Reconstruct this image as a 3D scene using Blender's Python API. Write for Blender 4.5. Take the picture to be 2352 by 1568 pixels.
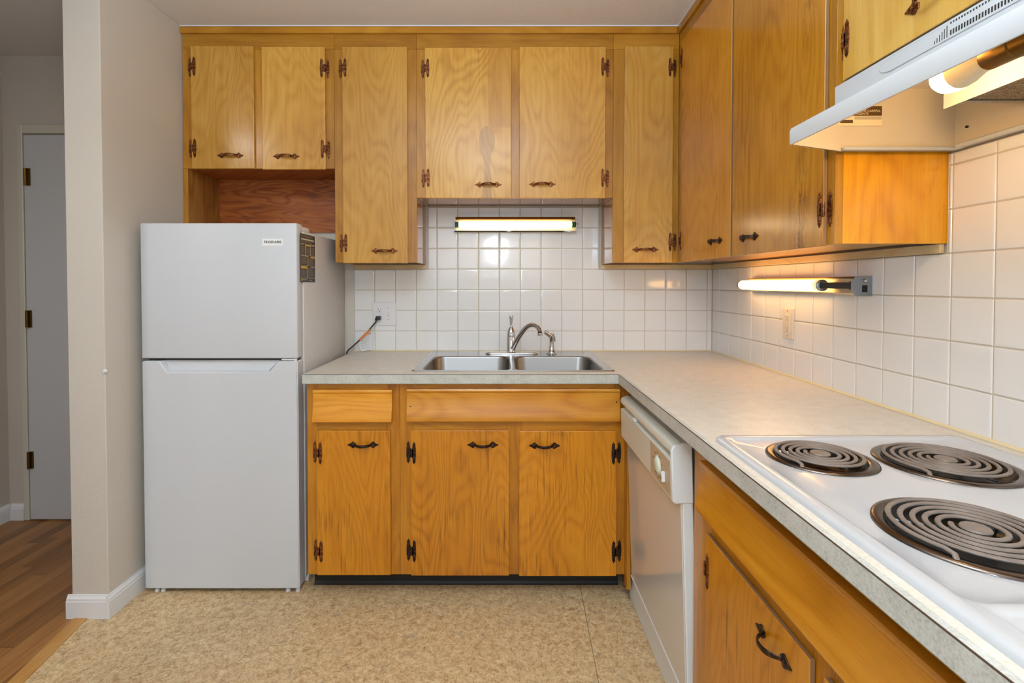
import bpy, bmesh, math, random
from mathutils import Vector, Matrix, Euler
random.seed(7)
for o in list(bpy.data.objects): bpy.data.objects.remove(o)
scene = bpy.context.scene
COL = scene.collection
PI = math.pi

# ------------------------------------------------------------------ camera
F, PX, PY, PIT, D, ZC = 1153.0, 1153.0, 673.8, 0.02, 2.6595, 1.275
cam = bpy.data.cameras.new('camera')
cam.sensor_fit = 'HORIZONTAL'; cam.sensor_width = 36.0
cam.lens = F / 2352 * 36.0
cam.shift_x = (1176 - PX) / 2352
cam.shift_y = (PY - 784) / 2352
cam.clip_start = 0.02
camo = bpy.data.objects.new('camera', cam); COL.objects.link(camo)
camo.location = (0, -D, ZC); camo.rotation_euler = (PI / 2 - PIT, 0, 0)
scene.camera = camo

# ------------------------------------------------------------------ world, lights, exposure
scene.view_settings.view_transform = 'Standard'
scene.view_settings.look = 'None'
scene.view_settings.gamma = 1.0
scene.view_settings.exposure = 0.14
world = bpy.data.worlds.new('daylight'); scene.world = world
world.use_nodes = True
bg = world.node_tree.nodes['Background']
bg.inputs[0].default_value = (0.80, 0.88, 1.0, 1); bg.inputs[1].default_value = 1.0

def area(name, loc, rot, sx, sy, power, color, shape='RECTANGLE', spread=PI):
    l = bpy.data.lights.new(name, 'AREA'); l.shape = shape; l.size = sx; l.size_y = sy
    l.energy = power; l.color = color; l.spread = spread
    o = bpy.data.objects.new(name, l); COL.objects.link(o); o.location = loc; o.rotation_euler = rot
    return o
def point(name, loc, r, power, color):
    l = bpy.data.lights.new(name, 'POINT'); l.shadow_soft_size = r; l.energy = power; l.color = color
    o = bpy.data.objects.new(name, l); COL.objects.link(o); o.location = loc
    return o
# daylight through the window in the wall behind the camera
area('window_daylight', (-0.15, -4.19, 1.75), (PI / 2, 0, 0), 1.6, 0.8, 7, (0.90, 0.96, 1.0))
# added bounce fill near the camera, aimed up at the ceiling
area('bounce_fill', (-0.15, -2.45, 1.9), (PI, 0, 0), 0.35, 0.35, 62, (0.74, 0.88, 1.0), 'DISK')
# added soft fill under the ceiling, facing down, no fixture there
area('ceiling_fill', (-0.1, -2.75, 2.43), (0, 0, 0), 0.5, 0.5, 6, (0.85, 0.94, 1.0), 'DISK')
# added flash-like frontal key behind the camera, also glints in the tiles
point('front_key', (-0.06, -3.3, 1.66), 0.055, 27, (0.75, 0.88, 1.0))
# added weak fill that brightens the hall
area('hall_fill', (-2.15, -2.2, 2.44), (0, 0, 0), 0.25, 0.25, 13, (1.0, 0.96, 0.92), 'DISK')

# ------------------------------------------------------------------ measuring: photograph pixel -> point on a real plane
_c, _s = math.cos(PIT), math.sin(PIT)
def at(u, v, ax, val):
    x = (u - PX) / F; z = -(v - PY) / F
    r = Vector((x, _c + _s * z, -_s + _c * z)); C = Vector((0, -D, ZC)); i = 'xyz'.index(ax)
    return C + r * ((val - C[i]) / r[i])

# ------------------------------------------------------------------ materials
def lin(h):
    h = h.lstrip('#'); out = []
    for i in (0, 2, 4):
        c = int(h[i:i + 2], 16) / 255
        out.append(c / 12.92 if c <= .04045 else ((c + .055) / 1.055) ** 2.4)
    return (*out, 1)
class NT:
    def __init__(s, name):
        s.m = bpy.data.materials.new(name); s.m.use_nodes = True
        s.t = s.m.node_tree; s.b = s.t.nodes['Principled BSDF']
    def n(s, typ, **kw):
        nd = s.t.nodes.new(typ)
        for k, v in kw.items():
            if k in nd.inputs.keys() or isinstance(k, int): nd.inputs[k].default_value = v
            else: setattr(nd, k, v)
        return nd
    def l(s, a, b): s.t.links.new(a, b)
    def math(s, op, a, b=None, c=None):
        nd = s.t.nodes.new('ShaderNodeMath'); nd.operation = op
        for i, x in enumerate((a, b, c)):
            if x is None: continue
            if isinstance(x, (int, float)): nd.inputs[i].default_value = x
            else: s.l(x, nd.inputs[i])
        return nd.outputs[0]
    def mix(s, fac, a, b, mode='MIX'):
        nd = s.t.nodes.new('ShaderNodeMix'); nd.data_type = 'RGBA'; nd.blend_type = mode
        for sock, x in ((nd.inputs[0], fac), (nd.inputs[6], a), (nd.inputs[7], b)):
            if isinstance(x, (int, float, tuple)): sock.default_value = x
            else: s.l(x, sock)
        return nd.outputs[2]
    def ramp(s, fac, stops):
        nd = s.t.nodes.new('ShaderNodeValToRGB'); e = nd.color_ramp.elements
        while len(e) > 1: e.remove(e[-1])
        e[0].position = stops[0][0]; e[0].color = stops[0][1]
        for p, c in stops[1:]:
            x = e.new(p); x.color = c
        s.l(fac, nd.inputs[0]); return nd.outputs[0]
    def noise(s, vec, scale, detail=2, rough=.5, dist=0):
        nd = s.n('ShaderNodeTexNoise'); nd.inputs['Scale'].default_value = scale
        nd.inputs['Detail'].default_value = detail; nd.inputs['Roughness'].default_value = rough
        nd.inputs['Distortion'].default_value = dist
        if vec is not None: s.l(vec, nd.inputs['Vector'])
        return nd.outputs[0]
    def comb(s, x, y, z):
        nd = s.t.nodes.new('ShaderNodeCombineXYZ')
        for i, a in enumerate((x, y, z)):
            if isinstance(a, (int, float)): nd.inputs[i].default_value = a
            else: s.l(a, nd.inputs[i])
        return nd.outputs[0]
    def coords(s, kind='Object'):
        tc = s.t.nodes.new('ShaderNodeTexCoord'); sp = s.t.nodes.new('ShaderNodeSeparateXYZ')
        s.l(tc.outputs[kind], sp.inputs[0]); return tc.outputs[kind], sp.outputs[0], sp.outputs[1], sp.outputs[2]
    def world(s):
        g = s.t.nodes.new('ShaderNodeNewGeometry'); sp = s.t.nodes.new('ShaderNodeSeparateXYZ')
        s.l(g.outputs['Position'], sp.inputs[0]); return g.outputs['Position'], sp.outputs[0], sp.outputs[1], sp.outputs[2]
    def bump(s, h, strength, dist=.001):
        nd = s.n('ShaderNodeBump'); nd.inputs['Strength'].default_value = strength; nd.inputs['Distance'].default_value = dist
        s.l(h, nd.inputs['Height']); s.l(nd.outputs[0], s.b.inputs['Normal'])
    def set(s, **kw):
        names = dict(rough='Roughness', metal='Metallic', spec='Specular IOR Level', coat='Coat Weight', coatr='Coat Roughness', trans='Transmission Weight', alpha='Alpha', ior='IOR')
        for k, v in kw.items():
            s.b.inputs[names[k]].default_value = v
        return s
    def color(s, c):
        if isinstance(c, tuple): s.b.inputs['Base Color'].default_value = c
        else: s.l(c, s.b.inputs['Base Color'])
        return s
def plain(name, hexc, rough=.5, metal=0, **kw):
    t = NT(name); t.color(lin(hexc)); t.set(rough=rough, metal=metal, **kw); return t.m
def emit(name, hexc, strength, base='#ffffff'):
    t = NT(name); t.color(lin(base)); t.b.inputs['Emission Color'].default_value = lin(hexc)
    t.b.inputs['Emission Strength'].default_value = strength; return t.m
def wood(name, dark, mid, light, along='z', figure=.45, freq=34, rough=.33, coat=.25, coatr=.18, streak=0.0, seed=0.0, fscale=(4.2, 1.0), finek=.55, blok=.6, extra=None):
    t = NT(name); _, x, y, z = t.coords()
    oi = t.t.nodes.new('ShaderNodeObjectInfo'); rnd = t.math('MULTIPLY_ADD', oi.outputs['Random'], 37.0, seed)
    if along == 'z': ac, al = t.math('ADD', x, y), z
    elif along == 'h': ac, al = z, t.math('ADD', x, y)      # horizontal boards
    elif along == 'x': ac, al = t.math('ADD', y, z), x
    else: ac, al = t.math('ADD', x, z), y
    v1 = t.comb(t.math('MULTIPLY', ac, fscale[0]), t.math('MULTIPLY', al, fscale[1]), rnd)
    fig = t.noise(v1, 1.0, 2.2, .42, .25)
    fig = t.math('SINE', t.math('MULTIPLY', fig, freq * 3.2))
    fig = t.math('POWER', t.math('MULTIPLY_ADD', fig, .5, .5), .6)
    v2 = t.comb(t.math('MULTIPLY', ac, 85.0), t.math('MULTIPLY', al, 2.6), rnd)
    fine = t.noise(v2, 1.0, 4, .6)
    v3 = t.comb(t.math('MULTIPLY', ac, 3.2), t.math('MULTIPLY', al, 1.7), t.math('ADD', rnd, 9.0))
    blo = t.noise(v3, 1.3, 3, .55)
    amp = t.noise(t.comb(t.math('MULTIPLY', ac, 5.0), t.math('MULTIPLY', al, 2.0), t.math('ADD', rnd, 4.0)), 1.0, 1)
    amp = t.math('MULTIPLY', amp, figure)
    f = t.math('MULTIPLY', t.math('SUBTRACT', fig, .5), amp)
    f = t.math('ADD', f, t.math('MULTIPLY', t.math('SUBTRACT', fine, .5), finek))
    f = t.math('ADD', f, t.math('MULTIPLY', t.math('SUBTRACT', blo, .5), blok))
    f = t.math('ADD', f, .5)
    c = t.ramp(f, [(.12, lin(dark)), (.5, lin(mid)), (.85, lin(light))])
    v6 = t.comb(t.math('MULTIPLY', ac, 430.0), t.math('MULTIPLY', al, 17.0), rnd)
    po = t.noise(v6, 1.0, 2, .6)
    po = t.math('MAXIMUM', t.math('MULTIPLY', t.math('SUBTRACT', po, .58), 3.2), 0.0)
    c = t.mix(t.math('MINIMUM', po, .5), c, lin(dark))
    hv = t.math('MULTIPLY_ADD', oi.outputs['Random'], .22, .89)
    hs = t.n('ShaderNodeHueSaturation'); t.l(hv, hs.inputs['Value']); t.l(c, hs.inputs['Color']); c = hs.outputs[0]
    if streak:
        v4 = t.comb(t.math('MULTIPLY', ac, 150.0), t.math('MULTIPLY', al, 5.0), rnd)
        st = t.noise(v4, 1.0, 3, .6)
        v5 = t.comb(t.math('MULTIPLY', ac, 6.0), t.math('MULTIPLY', al, 3.0), t.math('ADD', rnd, 3.3))
        msk = t.noise(v5, 1.0, 2)
        k = t.math('MULTIPLY', t.math('SUBTRACT', st, .52), t.math('SUBTRACT', msk, .42))
        k = t.math('MINIMUM', t.math('MAXIMUM', t.math('MULTIPLY', k, 40.0 * streak), 0.0), .75)
        c = t.mix(k, c, lin('#4a2a08'))
    if extra: c = extra(t, c, x, y, z)
    t.color(c); t.set(rough=rough, coat=coat, coatr=coatr)
    t.bump(t.math('ADD', fine, t.math('MULTIPLY', blo, 2.0)), .12, .0006)
    return t.m

M = {}
M['door'] = wood('honey_door_veneer', '#a66c1e', '#ca943a', '#dbab52', figure=.34, freq=58, fscale=(3.6, 1.0))
def feather(t, c, x, y, z):
    """dark club-shaped heartwood mark and the veneer joint above it"""
    n = t.noise(t.comb(t.math('MULTIPLY', x, 14.), 0, t.math('MULTIPLY', z, 5.)), 1.0, 2)
    xx = t.math('ADD', t.math('SUBTRACT', x, .088), t.math('MULTIPLY', t.math('SUBTRACT', n, .5), .02))
    hd = t.math('ADD', t.math('POWER', t.math('DIVIDE', xx, .038), 2.0), t.math('POWER', t.math('DIVIDE', t.math('ADD', z, .085), .072), 2.0))
    head = t.math('LESS_THAN', hd, 1.0)
    wd = t.math('MULTIPLY_ADD', t.math('ABSOLUTE', t.math('ADD', z, .21)), .10, .0125)
    st = t.math('MULTIPLY', t.math('LESS_THAN', t.math('ABSOLUTE', xx), wd), t.math('LESS_THAN', z, -.085))
    m = t.math('MULTIPLY', t.math('MAXIMUM', head, st), .42)
    c = t.mix(m, c, lin('#8a5a2a'))
    j = t.math('MULTIPLY', t.math('GREATER_THAN', x, .092), t.math('GREATER_THAN', z, -.02))
    return t.mix(t.math('MULTIPLY', j, .3), c, lin('#a5671c'))
M['door_f'] = wood('feathered_door_veneer', '#a8701e', '#cb983c', '#dbae54', figure=.4, freq=58, fscale=(3.6, 1.0), extra=feather)
def burl(t, c, x, y, z):
    """dark wrinkled cracks near the hinge edge"""
    yy_ = t.math('ADD', y, .178)
    m = t.math('SUBTRACT', 1.0, t.math('DIVIDE', t.math('ABSOLUTE', t.math('ADD', yy_, t.math('MULTIPLY', z, .05))), .055))
    m = t.math('MAXIMUM', m, 0.0)
    n = t.noise(t.comb(0, t.math('MULTIPLY', y, 55.), t.math('MULTIPLY', z, 5.)), 1.0, 4, .72, .7)
    k = t.math('SUBTRACT', 1.0, t.math('MULTIPLY', t.math('ABSOLUTE', t.math('SUBTRACT', n, .5)), 22.0))
    k = t.math('MAXIMUM', k, 0.0)
    zz_ = t.math('MAXIMUM', t.math('MULTIPLY', t.math('ABSOLUTE', t.math('ADD', z, .06)), 3.2), .25)
    return t.mix(t.math('MINIMUM', t.math('MULTIPLY', t.math('MULTIPLY', k, m), t.math('MULTIPLY', zz_, .8)), .85), c, lin('#3c1e06'))
M['frame'] = wood('amber_frame_wood', '#85500a', '#b0771a', '#c6922f', figure=.3, freq=20)
M['frame_h'] = wood('amber_rail_wood', '#85500a', '#b0771a', '#c6922f', along='h', figure=.3, freq=20)
M['door_r'] = wood('amber_door_veneer', '#91560a', '#be7e1a', '#cf922e', figure=.3, streak=.15, rough=.24, freq=40)
M['door_b'] = wood('burled_door_veneer', '#91560a', '#be7e1a', '#cf922e', figure=.3, streak=.2, rough=.22, freq=40, extra=burl)
M['door_pale'] = wood('yellow_door_veneer', '#b5832f', '#cfa14a', '#deb765', figure=.35, freq=20, fscale=(3, .8))
M['panel'] = wood('orange_end_panel', '#b36c06', '#dc960f', '#e8a922', figure=.5, freq=30, fscale=(4,1.2), rough=.3)
M['gloss'] = wood('varnished_side_panel', '#7d4a0c', '#a96d1c', '#c08630', figure=.25, rough=.12, coat=.6, coatr=.05)
M['gloss_h'] = wood('varnished_under_panel', '#7d4a0c', '#a96d1c', '#c08630', along='x', figure=.25, rough=.12, coat=.6, coatr=.05)
M['base'] = wood('orange_base_door', '#965606', '#c47c0c', '#d48f22', figure=.42, streak=.45, freq=60, fscale=(3.2, .9), finek=.4)
M['base_f'] = wood('orange_base_frame', '#874d0a', '#b57310', '#c68a2a', figure=.3, streak=.3, freq=20)
M['base_fh'] = wood('orange_base_rail', '#8c5208', '#ba7a13', '#ca902c', along='h', figure=.35, streak=.2, freq=22)
M['drawer'] = wood('orange_drawer_front', '#a4620a', '#ca8418', '#d99a32', along='h', figure=.45, freq=30)
M['ply'] = wood('reddish_plywood', '#6a2a06', '#a85614', '#be7230', along='h', figure=.6, freq=30, rough=.5, coat=.1, fscale=(10, 1.8))
M['ply_side'] = wood('brown_plywood', '#6a3a0c', '#9c6424', '#b98a4c', figure=.5, rough=.5, coat=.1)
M['pale_wood'] = wood('pale_pine', '#b8a070', '#d4bf92', '#e0cfa6', along='h', figure=.3, rough=.5, coat=0)
M['edge_brown'] = plain('bare_ply_edge', '#8a6a48', .6)

def paint(name, hexc, rough=.6, b=.25, scale=140, sc2=None):
    t = NT(name); p, *_ = t.world(); n = t.noise(p, scale, 3, .6)
    big = t.noise(p, 1.7, 2)
    c = t.mix(t.math('MULTIPLY', big, .12), lin(hexc), lin('#b9aa98'))
    t.color(c); t.set(rough=rough); t.bump(n, b, .002); return t.m
M['wall'] = paint('beige_wall_paint', '#cdc6bb', .55, .35, 110)
M['wall_hall'] = paint('hall_wall_paint', '#c4bcb2', .6, .3, 110)
M['ceil'] = paint('ceiling_paint', '#dedad8', .8, .4, 90)
M['trimw'] = plain('white_trim_paint', '#dfe0e2', .35)
M['caulkw'] = plain('white_caulk', '#e2e2e6', .5)
M['doorw'] = paint('grey_white_door_paint', '#c6c8cb', .45, .1, 300)
M['casing'] = plain('cream_casing_paint', '#c9c5b6', .4)

# tile
t = NT('white_glazed_tile'); p, x, y, z = t.world()
t.color(t.mix(t.noise(p, 3.0, 2), lin('#e0e0df'), lin('#e9e9e8'))); t.set(rough=.11, coat=.3, coatr=.04); t.bump(t.noise(p, 14, 1), .25, .002)
M['tile'] = t.m
M['grout'] = plain('beige_grout', '#c2b9a8', .8)
M['caulk'] = plain('yellowed_caulk', '#d8cba4', .5)
# vinyl floor
t = NT('mottled_beige_vinyl'); p, x, y, z = t.world()
a = t.noise(p, 44, 6, .74, 1.0); b_ = t.noise(p, 130, 5, .74, 1.3); cc = t.noise(p, 6, 2, .5); d_ = t.noise(p, 17, 3, .6, .4)
f = t.math('ADD', t.math('MULTIPLY', a, .55), t.math('MULTIPLY', b_, .45))
c = t.ramp(f, [(.36, lin('#836546')), (.45, lin('#b6966c')), (.52, lin('#cfb488')), (.62, lin('#e2cfa8'))])
g = t.ramp(d_, [(.60, (0, 0, 0, 1)), (.72, (1, 1, 1, 1))])
gs = t.t.nodes.new('ShaderNodeRGBToBW'); t.l(g, gs.inputs[0])
c = t.mix(t.math('MULTIPLY', gs.outputs[0], .38), c, lin('#86857f'))
r = t.ramp(cc, [(.5, (0, 0, 0, 1)), (.75, (1, 1, 1, 1))]); rs = t.t.nodes.new('ShaderNodeRGBToBW'); t.l(r, rs.inputs[0])
c = t.mix(t.math('MULTIPLY', rs.outputs[0], .15), c, lin('#b98e66'))
seam = t.math('LESS_THAN', t.math('ABSOLUTE', t.math('SUBTRACT', x, t.math('MULTIPLY_ADD', y, .04, .352))), .0011)
c = t.mix(t.math('MULTIPLY', seam, .8), c, lin('#4a4036'))
t.color(c); t.set(rough=.42); t.bump(a, .05, .001); M['vinyl'] = t.m
# hardwood floor, boards run along y
t = NT('oak_strip_floor'); p, x, y, z = t.world()
bi = t.math('FLOOR', t.math('DIVIDE', x, .057)); w = t.n('ShaderNodeTexWhiteNoise'); w.noise_dimensions = '1D'; t.l(bi, w.inputs['W'])
yo = t.math('ADD', y, t.math('MULTIPLY', w.outputs[0], 3.0)); seg = t.math('FLOOR', t.math('DIVIDE', yo, .75))
w2 = t.n('ShaderNodeTexWhiteNoise'); w2.noise_dimensions = '2D'; t.l(t.comb(bi, seg, 0), w2.inputs['Vector'])
gr = t.noise(t.comb(t.math('MULTIPLY', x, 60.), t.math('MULTIPLY', y, 3.), t.math('MULTIPLY', w2.outputs[0], 40.)), 1.0, 4, .6, .4)
f = t.math('ADD', t.math('MULTIPLY', gr, .6), t.math('MULTIPLY', w2.outputs[0], .4))
c = t.ramp(f, [(.15, lin('#63401c')), (.5, lin('#936231')), (.85, lin('#b07f48'))])
fx_ = t.math('FRACT', t.math('DIVIDE', x, .057)); ln = t.math('LESS_THAN', fx_, .03)
fy_ = t.math('FRACT', t.math('DIVIDE', yo, .75)); ln2 = t.math('LESS_THAN', fy_, .003)
c = t.mix(t.math('MULTIPLY', t.math('MAXIMUM', ln, ln2), .8), c, lin('#3a2410'))
t.color(c); t.set(rough=.35); M['oak'] = t.m
M['oak_strip'] = wood('light_oak_threshold', '#9a6424', '#c08a44', '#d2a260', along='y', figure=.3, rough=.4)
# counter laminate
def lam(name, c1, c2, c3, rough):
    t = NT(name); p, x, y, z = t.world(); n = t.noise(p, 240, 4, .7); n2 = t.noise(p, 25, 3, .6)
    f = t.math('ADD', t.math('MULTIPLY', n, .65), t.math('MULTIPLY', n2, .35))
    t.color(t.ramp(f, [(.36, lin(c1)), (.5, lin(c2)), (.64, lin(c3))])); t.set(rough=rough); return t.m
M['lam'] = lam('beige_laminate', '#c3baab', '#d0c8ba', '#dbd4c8', .36)
M['lam_e'] = lam('grey_laminate_edge', '#9fa09a', '#b7b8b2', '#c6c7c1', .45)
M['seam'] = plain('dark_seam', '#4a3a2e', .6)
M['white'] = plain('white_appliance_enamel', '#dcdcde', .32, coat=.2, coatr=.1)
t = NT('white_fridge_finish'); p, *_ = t.world(); t.color(lin('#cbced3')); t.set(rough=.38); t.bump(t.noise(p, 420, 2), .08, .0004); M['fridge'] = t.m
M['fridge_case'] = plain('white_fridge_case', '#cbc8c5', .4)
M['enamel'] = plain('white_cooktop_enamel', '#b9babc', .16, coat=.5, coatr=.05)
M['hoodw'] = plain('white_hood_enamel', '#c3c8cc', .25, coat=.3, coatr=.08)
M['hood_in'] = plain('cream_hood_inside', '#dccfb8', .3)
M['dw_w'] = plain('white_dishwasher_plastic', '#d9dcdc', .3)
M['dw_door'] = plain('glossy_offwhite_door', '#d0ccc6', .13, coat=.4, coatr=.05)
M['dw_panel'] = plain('cream_control_panel', '#d2d1c6', .35)
M['dw_brown'] = plain('tan_control_insert', '#bca88b', .4)
M['dw_knob'] = plain('pale_green_knob', '#d2dccb', .3)
M['black'] = plain('black_rubber', '#0b0b0c', .45)
M['dark'] = plain('dark_gap', '#17140f', .7)
M['darkgrey'] = plain('dark_grey_plastic', '#3a3c3f', .45)
M['chrome'] = plain('chrome', '#c8c8ca', .07, 1.0)
t = NT('brushed_stainless'); p, x, y, z = t.world(); n = t.noise(t.comb(t.math('MULTIPLY', x, 8.), t.math('MULTIPLY', y, 8.), t.math('MULTIPLY', z, 500.)), 1.0, 3)
t.color(lin('#bdbdbd')); t.set(metal=1.0, rough=.24); t.bump(n, .1, .0004); M['steel'] = t.m
M['steel_b'] = plain('satin_stainless_bowl', '#8d8b89', .34, 1.0)
M['alum'] = plain('zinc_steel', '#9da3aa', .3, 1.0)
t = NT('hammered_antique_copper'); tc, x, y, z = t.coords(); n = t.noise(tc, 420, 2); n2 = t.noise(tc, 160, 2)
t.color(t.ramp(n2, [(.3, lin('#3c1f0c')), (.5, lin('#74431f')), (.72, lin('#ab7350'))])); t.set(metal=.75, rough=.4); t.bump(n, .7, .001); M['copper'] = t.m
t = NT('dark_hammered_iron'); tc, x, y, z = t.coords(); n = t.noise(tc, 420, 2); n2 = t.noise(tc, 160, 2)
t.color(t.ramp(n2, [(.35, lin('#20140c')), (.6, lin('#453024')), (.8, lin('#78604c'))])); t.set(metal=.7, rough=.4); t.bump(n, .7, .001); M['iron'] = t.m
M['brass'] = plain('old_brass', '#6f5428', .35, 1.0)
M['pan'] = plain('dark_chrome_pan', '#655a52', .2, .95)
M['pan_in'] = plain('black_enamel_bowl', '#060505', .2)
t = NT('grey_heating_coil'); tc, x, y, z = t.coords(); t.color(t.mix(t.noise(tc, 60, 3), lin('#675c54'), lin('#8e8177'))); t.set(rough=.55, metal=.2); M['coil'] = t.m
M['tube'] = emit('lit_fluorescent_tube', '#ffe6bc', 7.0)
M['tube_r'] = emit('lit_warm_fluorescent_tube', '#ffc478', 12.0)
M['tube_end'] = emit('warm_tube_end', '#ffd9a0', .8, '#efe2cc')
M['green'] = plain('green_tube_cap', '#2f9a44', .35)
M['reflector'] = plain('enamel_reflector', '#d8c79c', .25, .3)
M['amber_metal'] = plain('amber_metal_hood', '#6a420e', .4, .9)
M['bulb'] = emit('lit_bulb', '#ffcf88', 75.0)
M['neck'] = plain('cream_bulb_neck', '#e8d9b8', .4)
M['plate'] = plain('white_wall_plate', '#dfdfe2', .3)
M['ivory'] = plain('ivory_wall_plate', '#ddd5c6', .35)
M['slot'] = plain('dark_slot', '#2a2724', .6)
M['paper'] = plain('white_paper', '#dde0e4', .6)
M['orange'] = plain('orange_paper', '#e07a1c', .6)
M['cord'] = plain('grey_black_cord', '#26282a', .5)
M['stick'] = plain('black_sticker', '#3a332e', .35)
M['stick2'] = plain('brown_sticker', '#54463c', .35)
M['yellow'] = plain('yellow_print', '#d8b040', .5)
M['print'] = plain('white_print', '#c8c2b8', .5)
M['grey_print'] = plain('grey_print', '#8c8378', .5)
M['badge'] = plain('white_badge', '#ececee', .3)
M['ink'] = plain('grey_ink', '#4d4f52', .4)
M['label'] = plain('cream_label', '#ecdcb8', .5)
M['ink_b'] = plain('brown_ink', '#5c431c', .5)
t = NT('clear_adhesive_film'); t.color(lin('#e4dfd8')); t.set(rough=.08, alpha=.45, coat=.5); M['film'] = t.m
t = NT('aluminium_grease_mesh'); p, x, y, z = t.world()
wv = t.math('MULTIPLY', t.math('SINE', t.math('MULTIPLY', t.math('ADD', x, y), 900.)), t.math('SINE', t.math('MULTIPLY', t.math('SUBTRACT', x, t.math('MULTIPLY', y, .6)), 1100.)))
n = t.noise(p, 260, 2); f = t.math('ADD', t.math('MULTIPLY', wv, .35), n)
t.color(t.ramp(f, [(.35, lin('#3a2e1e')), (.6, lin('#8a7a60')), (.8, lin('#d8d0c4'))])); t.set(metal=.6, rough=.35); t.bump(f, .8, .002); M['mesh'] = t.m

# ------------------------------------------------------------------ mesh helpers
WL = {}                                   # world location of every object we make
def finish(name, bm, mat, parent=None, smooth=False, origin=None, angle=35):
    """bm is in world coordinates; the object's origin goes to the middle of its box."""
    bmesh.ops.recalc_face_normals(bm, faces=bm.faces[:])
    vs = [v.co for v in bm.verts]
    lo = Vector((min(v.x for v in vs), min(v.y for v in vs), min(v.z for v in vs)))
    hi = Vector((max(v.x for v in vs), max(v.y for v in vs), max(v.z for v in vs)))
    c = Vector(origin) if origin is not None else (lo + hi) / 2
    bmesh.ops.translate(bm, verts=bm.verts[:], vec=-c)
    me = bpy.data.meshes.new(name); bm.to_mesh(me); bm.free()
    mats = mat if isinstance(mat, (list, tuple)) else [mat]
    for m in mats: me.materials.append(M[m] if isinstance(m, str) else m)
    if smooth:
        me.polygons.foreach_set('use_smooth', [True] * len(me.polygons))
        try: me.set_sharp_from_angle(angle=math.radians(angle))
        except Exception: pass
    return place(name, me, c, parent)
def place(name, me, wloc, parent=None, rot=(0, 0, 0)):
    o = bpy.data.objects.new(name, me); COL.objects.link(o)
    w = Vector(wloc)
    if parent is not None:
        o.parent = parent; o.location = w - WL[parent.name]
    else: o.location = w
    o.rotation_euler = rot
    WL[o.name] = w
    return o
def tag(o, label=None, cat=None, group=None, kind=None):
    if label: o['label'] = label
    if cat: o['category'] = cat
    if group: o['group'] = group
    if kind: o['kind'] = kind
    return o
def thing(name, label, cat, loc, group=None):
    o = bpy.data.objects.new(name, None); COL.objects.link(o); o.location = loc; WL[o.name] = Vector(loc)
    o.empty_display_size = .05
    return tag(o, label, cat, group)
def box(bm, x0, x1, y0, y1, z0, z1, bev=0, seg=1):
    x0, x1 = sorted((x0, x1)); y0, y1 = sorted((y0, y1)); z0, z1 = sorted((z0, z1))
    m = Matrix.Translation(((x0 + x1) / 2, (y0 + y1) / 2, (z0 + z1) / 2)) @ Matrix.Diagonal((x1 - x0, y1 - y0, z1 - z0, 1))
    r = bmesh.ops.create_cube(bm, size=1, matrix=m)
    if bev:
        es = list({e for v in r['verts'] for e in v.link_edges})
        bmesh.ops.bevel(bm, geom=es, offset=bev, segments=seg, affect='EDGES', profile=.5)
    return bm
def B(x0, x1, y0, y1, z0, z1, bev=0, seg=1):
    return box(bmesh.new(), x0, x1, y0, y1, z0, z1, bev, seg)
def frame_of(d):
    d = d.normalized(); a = Vector((0, 0, 1)) if abs(d.z) < .9 else Vector((1, 0, 0))
    u = d.cross(a).normalized(); return u, u.cross(d).normalized()
def tube(bm, pts, r, n=10, cap=True, sx=1.0, closed=False, ref=None):
    pts = [Vector(p) for p in pts]; rs = r if isinstance(r, (list, tuple)) else [r] * len(pts)
    rings = []; pu = None
    for i, p in enumerate(pts):
        d = (pts[min(i + 1, len(pts) - 1)] - pts[max(i - 1, 0)])
        if closed: d = pts[(i + 1) % len(pts)] - pts[i - 1]
        d = d.normalized()
        if ref is not None:
            u = d.cross(Vector(ref)).normalized(); w = u.cross(d).normalized()
        elif pu is None: u, w = frame_of(d)
        else:
            u = (pu - d * pu.dot(d)).normalized(); w = u.cross(d).normalized()
        pu = u
        rings.append([bm.verts.new(p + (u * math.cos(2 * PI * k / n) + w * math.sin(2 * PI * k / n) * sx) * rs[i]) for k in range(n)])
    m = len(rings)
    for i in range(m if closed else m - 1):
        a, b = rings[i], rings[(i + 1) % m]
        for k in range(n): bm.faces.new((a[k], a[(k + 1) % n], b[(k + 1) % n], b[k]))
    if cap and not closed: bm.faces.new(rings[0][::-1]); bm.faces.new(rings[-1])
    return bm
def lathe(bm, prof, c, axis='z', n=32, cap0=False, cap1=False):
    rings = []; c = Vector(c)
    for r, h in prof:
        ring = []
        for k in range(n):
            a = 2 * PI * k / n; p = (r * math.cos(a), r * math.sin(a))
            v = {'z': Vector((p[0], p[1], h)), 'y': Vector((p[0], h, p[1])), 'x': Vector((h, p[0], p[1]))}[axis]
            ring.append(bm.verts.new(c + v))
        rings.append(ring)
    for a, b in zip(rings, rings[1:]):
        for k in range(n): bm.faces.new((a[k], a[(k + 1) % n], b[(k + 1) % n], b[k]))
    if cap0: bm.faces.new(rings[0][::-1])
    if cap1: bm.faces.new(rings[-1])
    return bm
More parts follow.
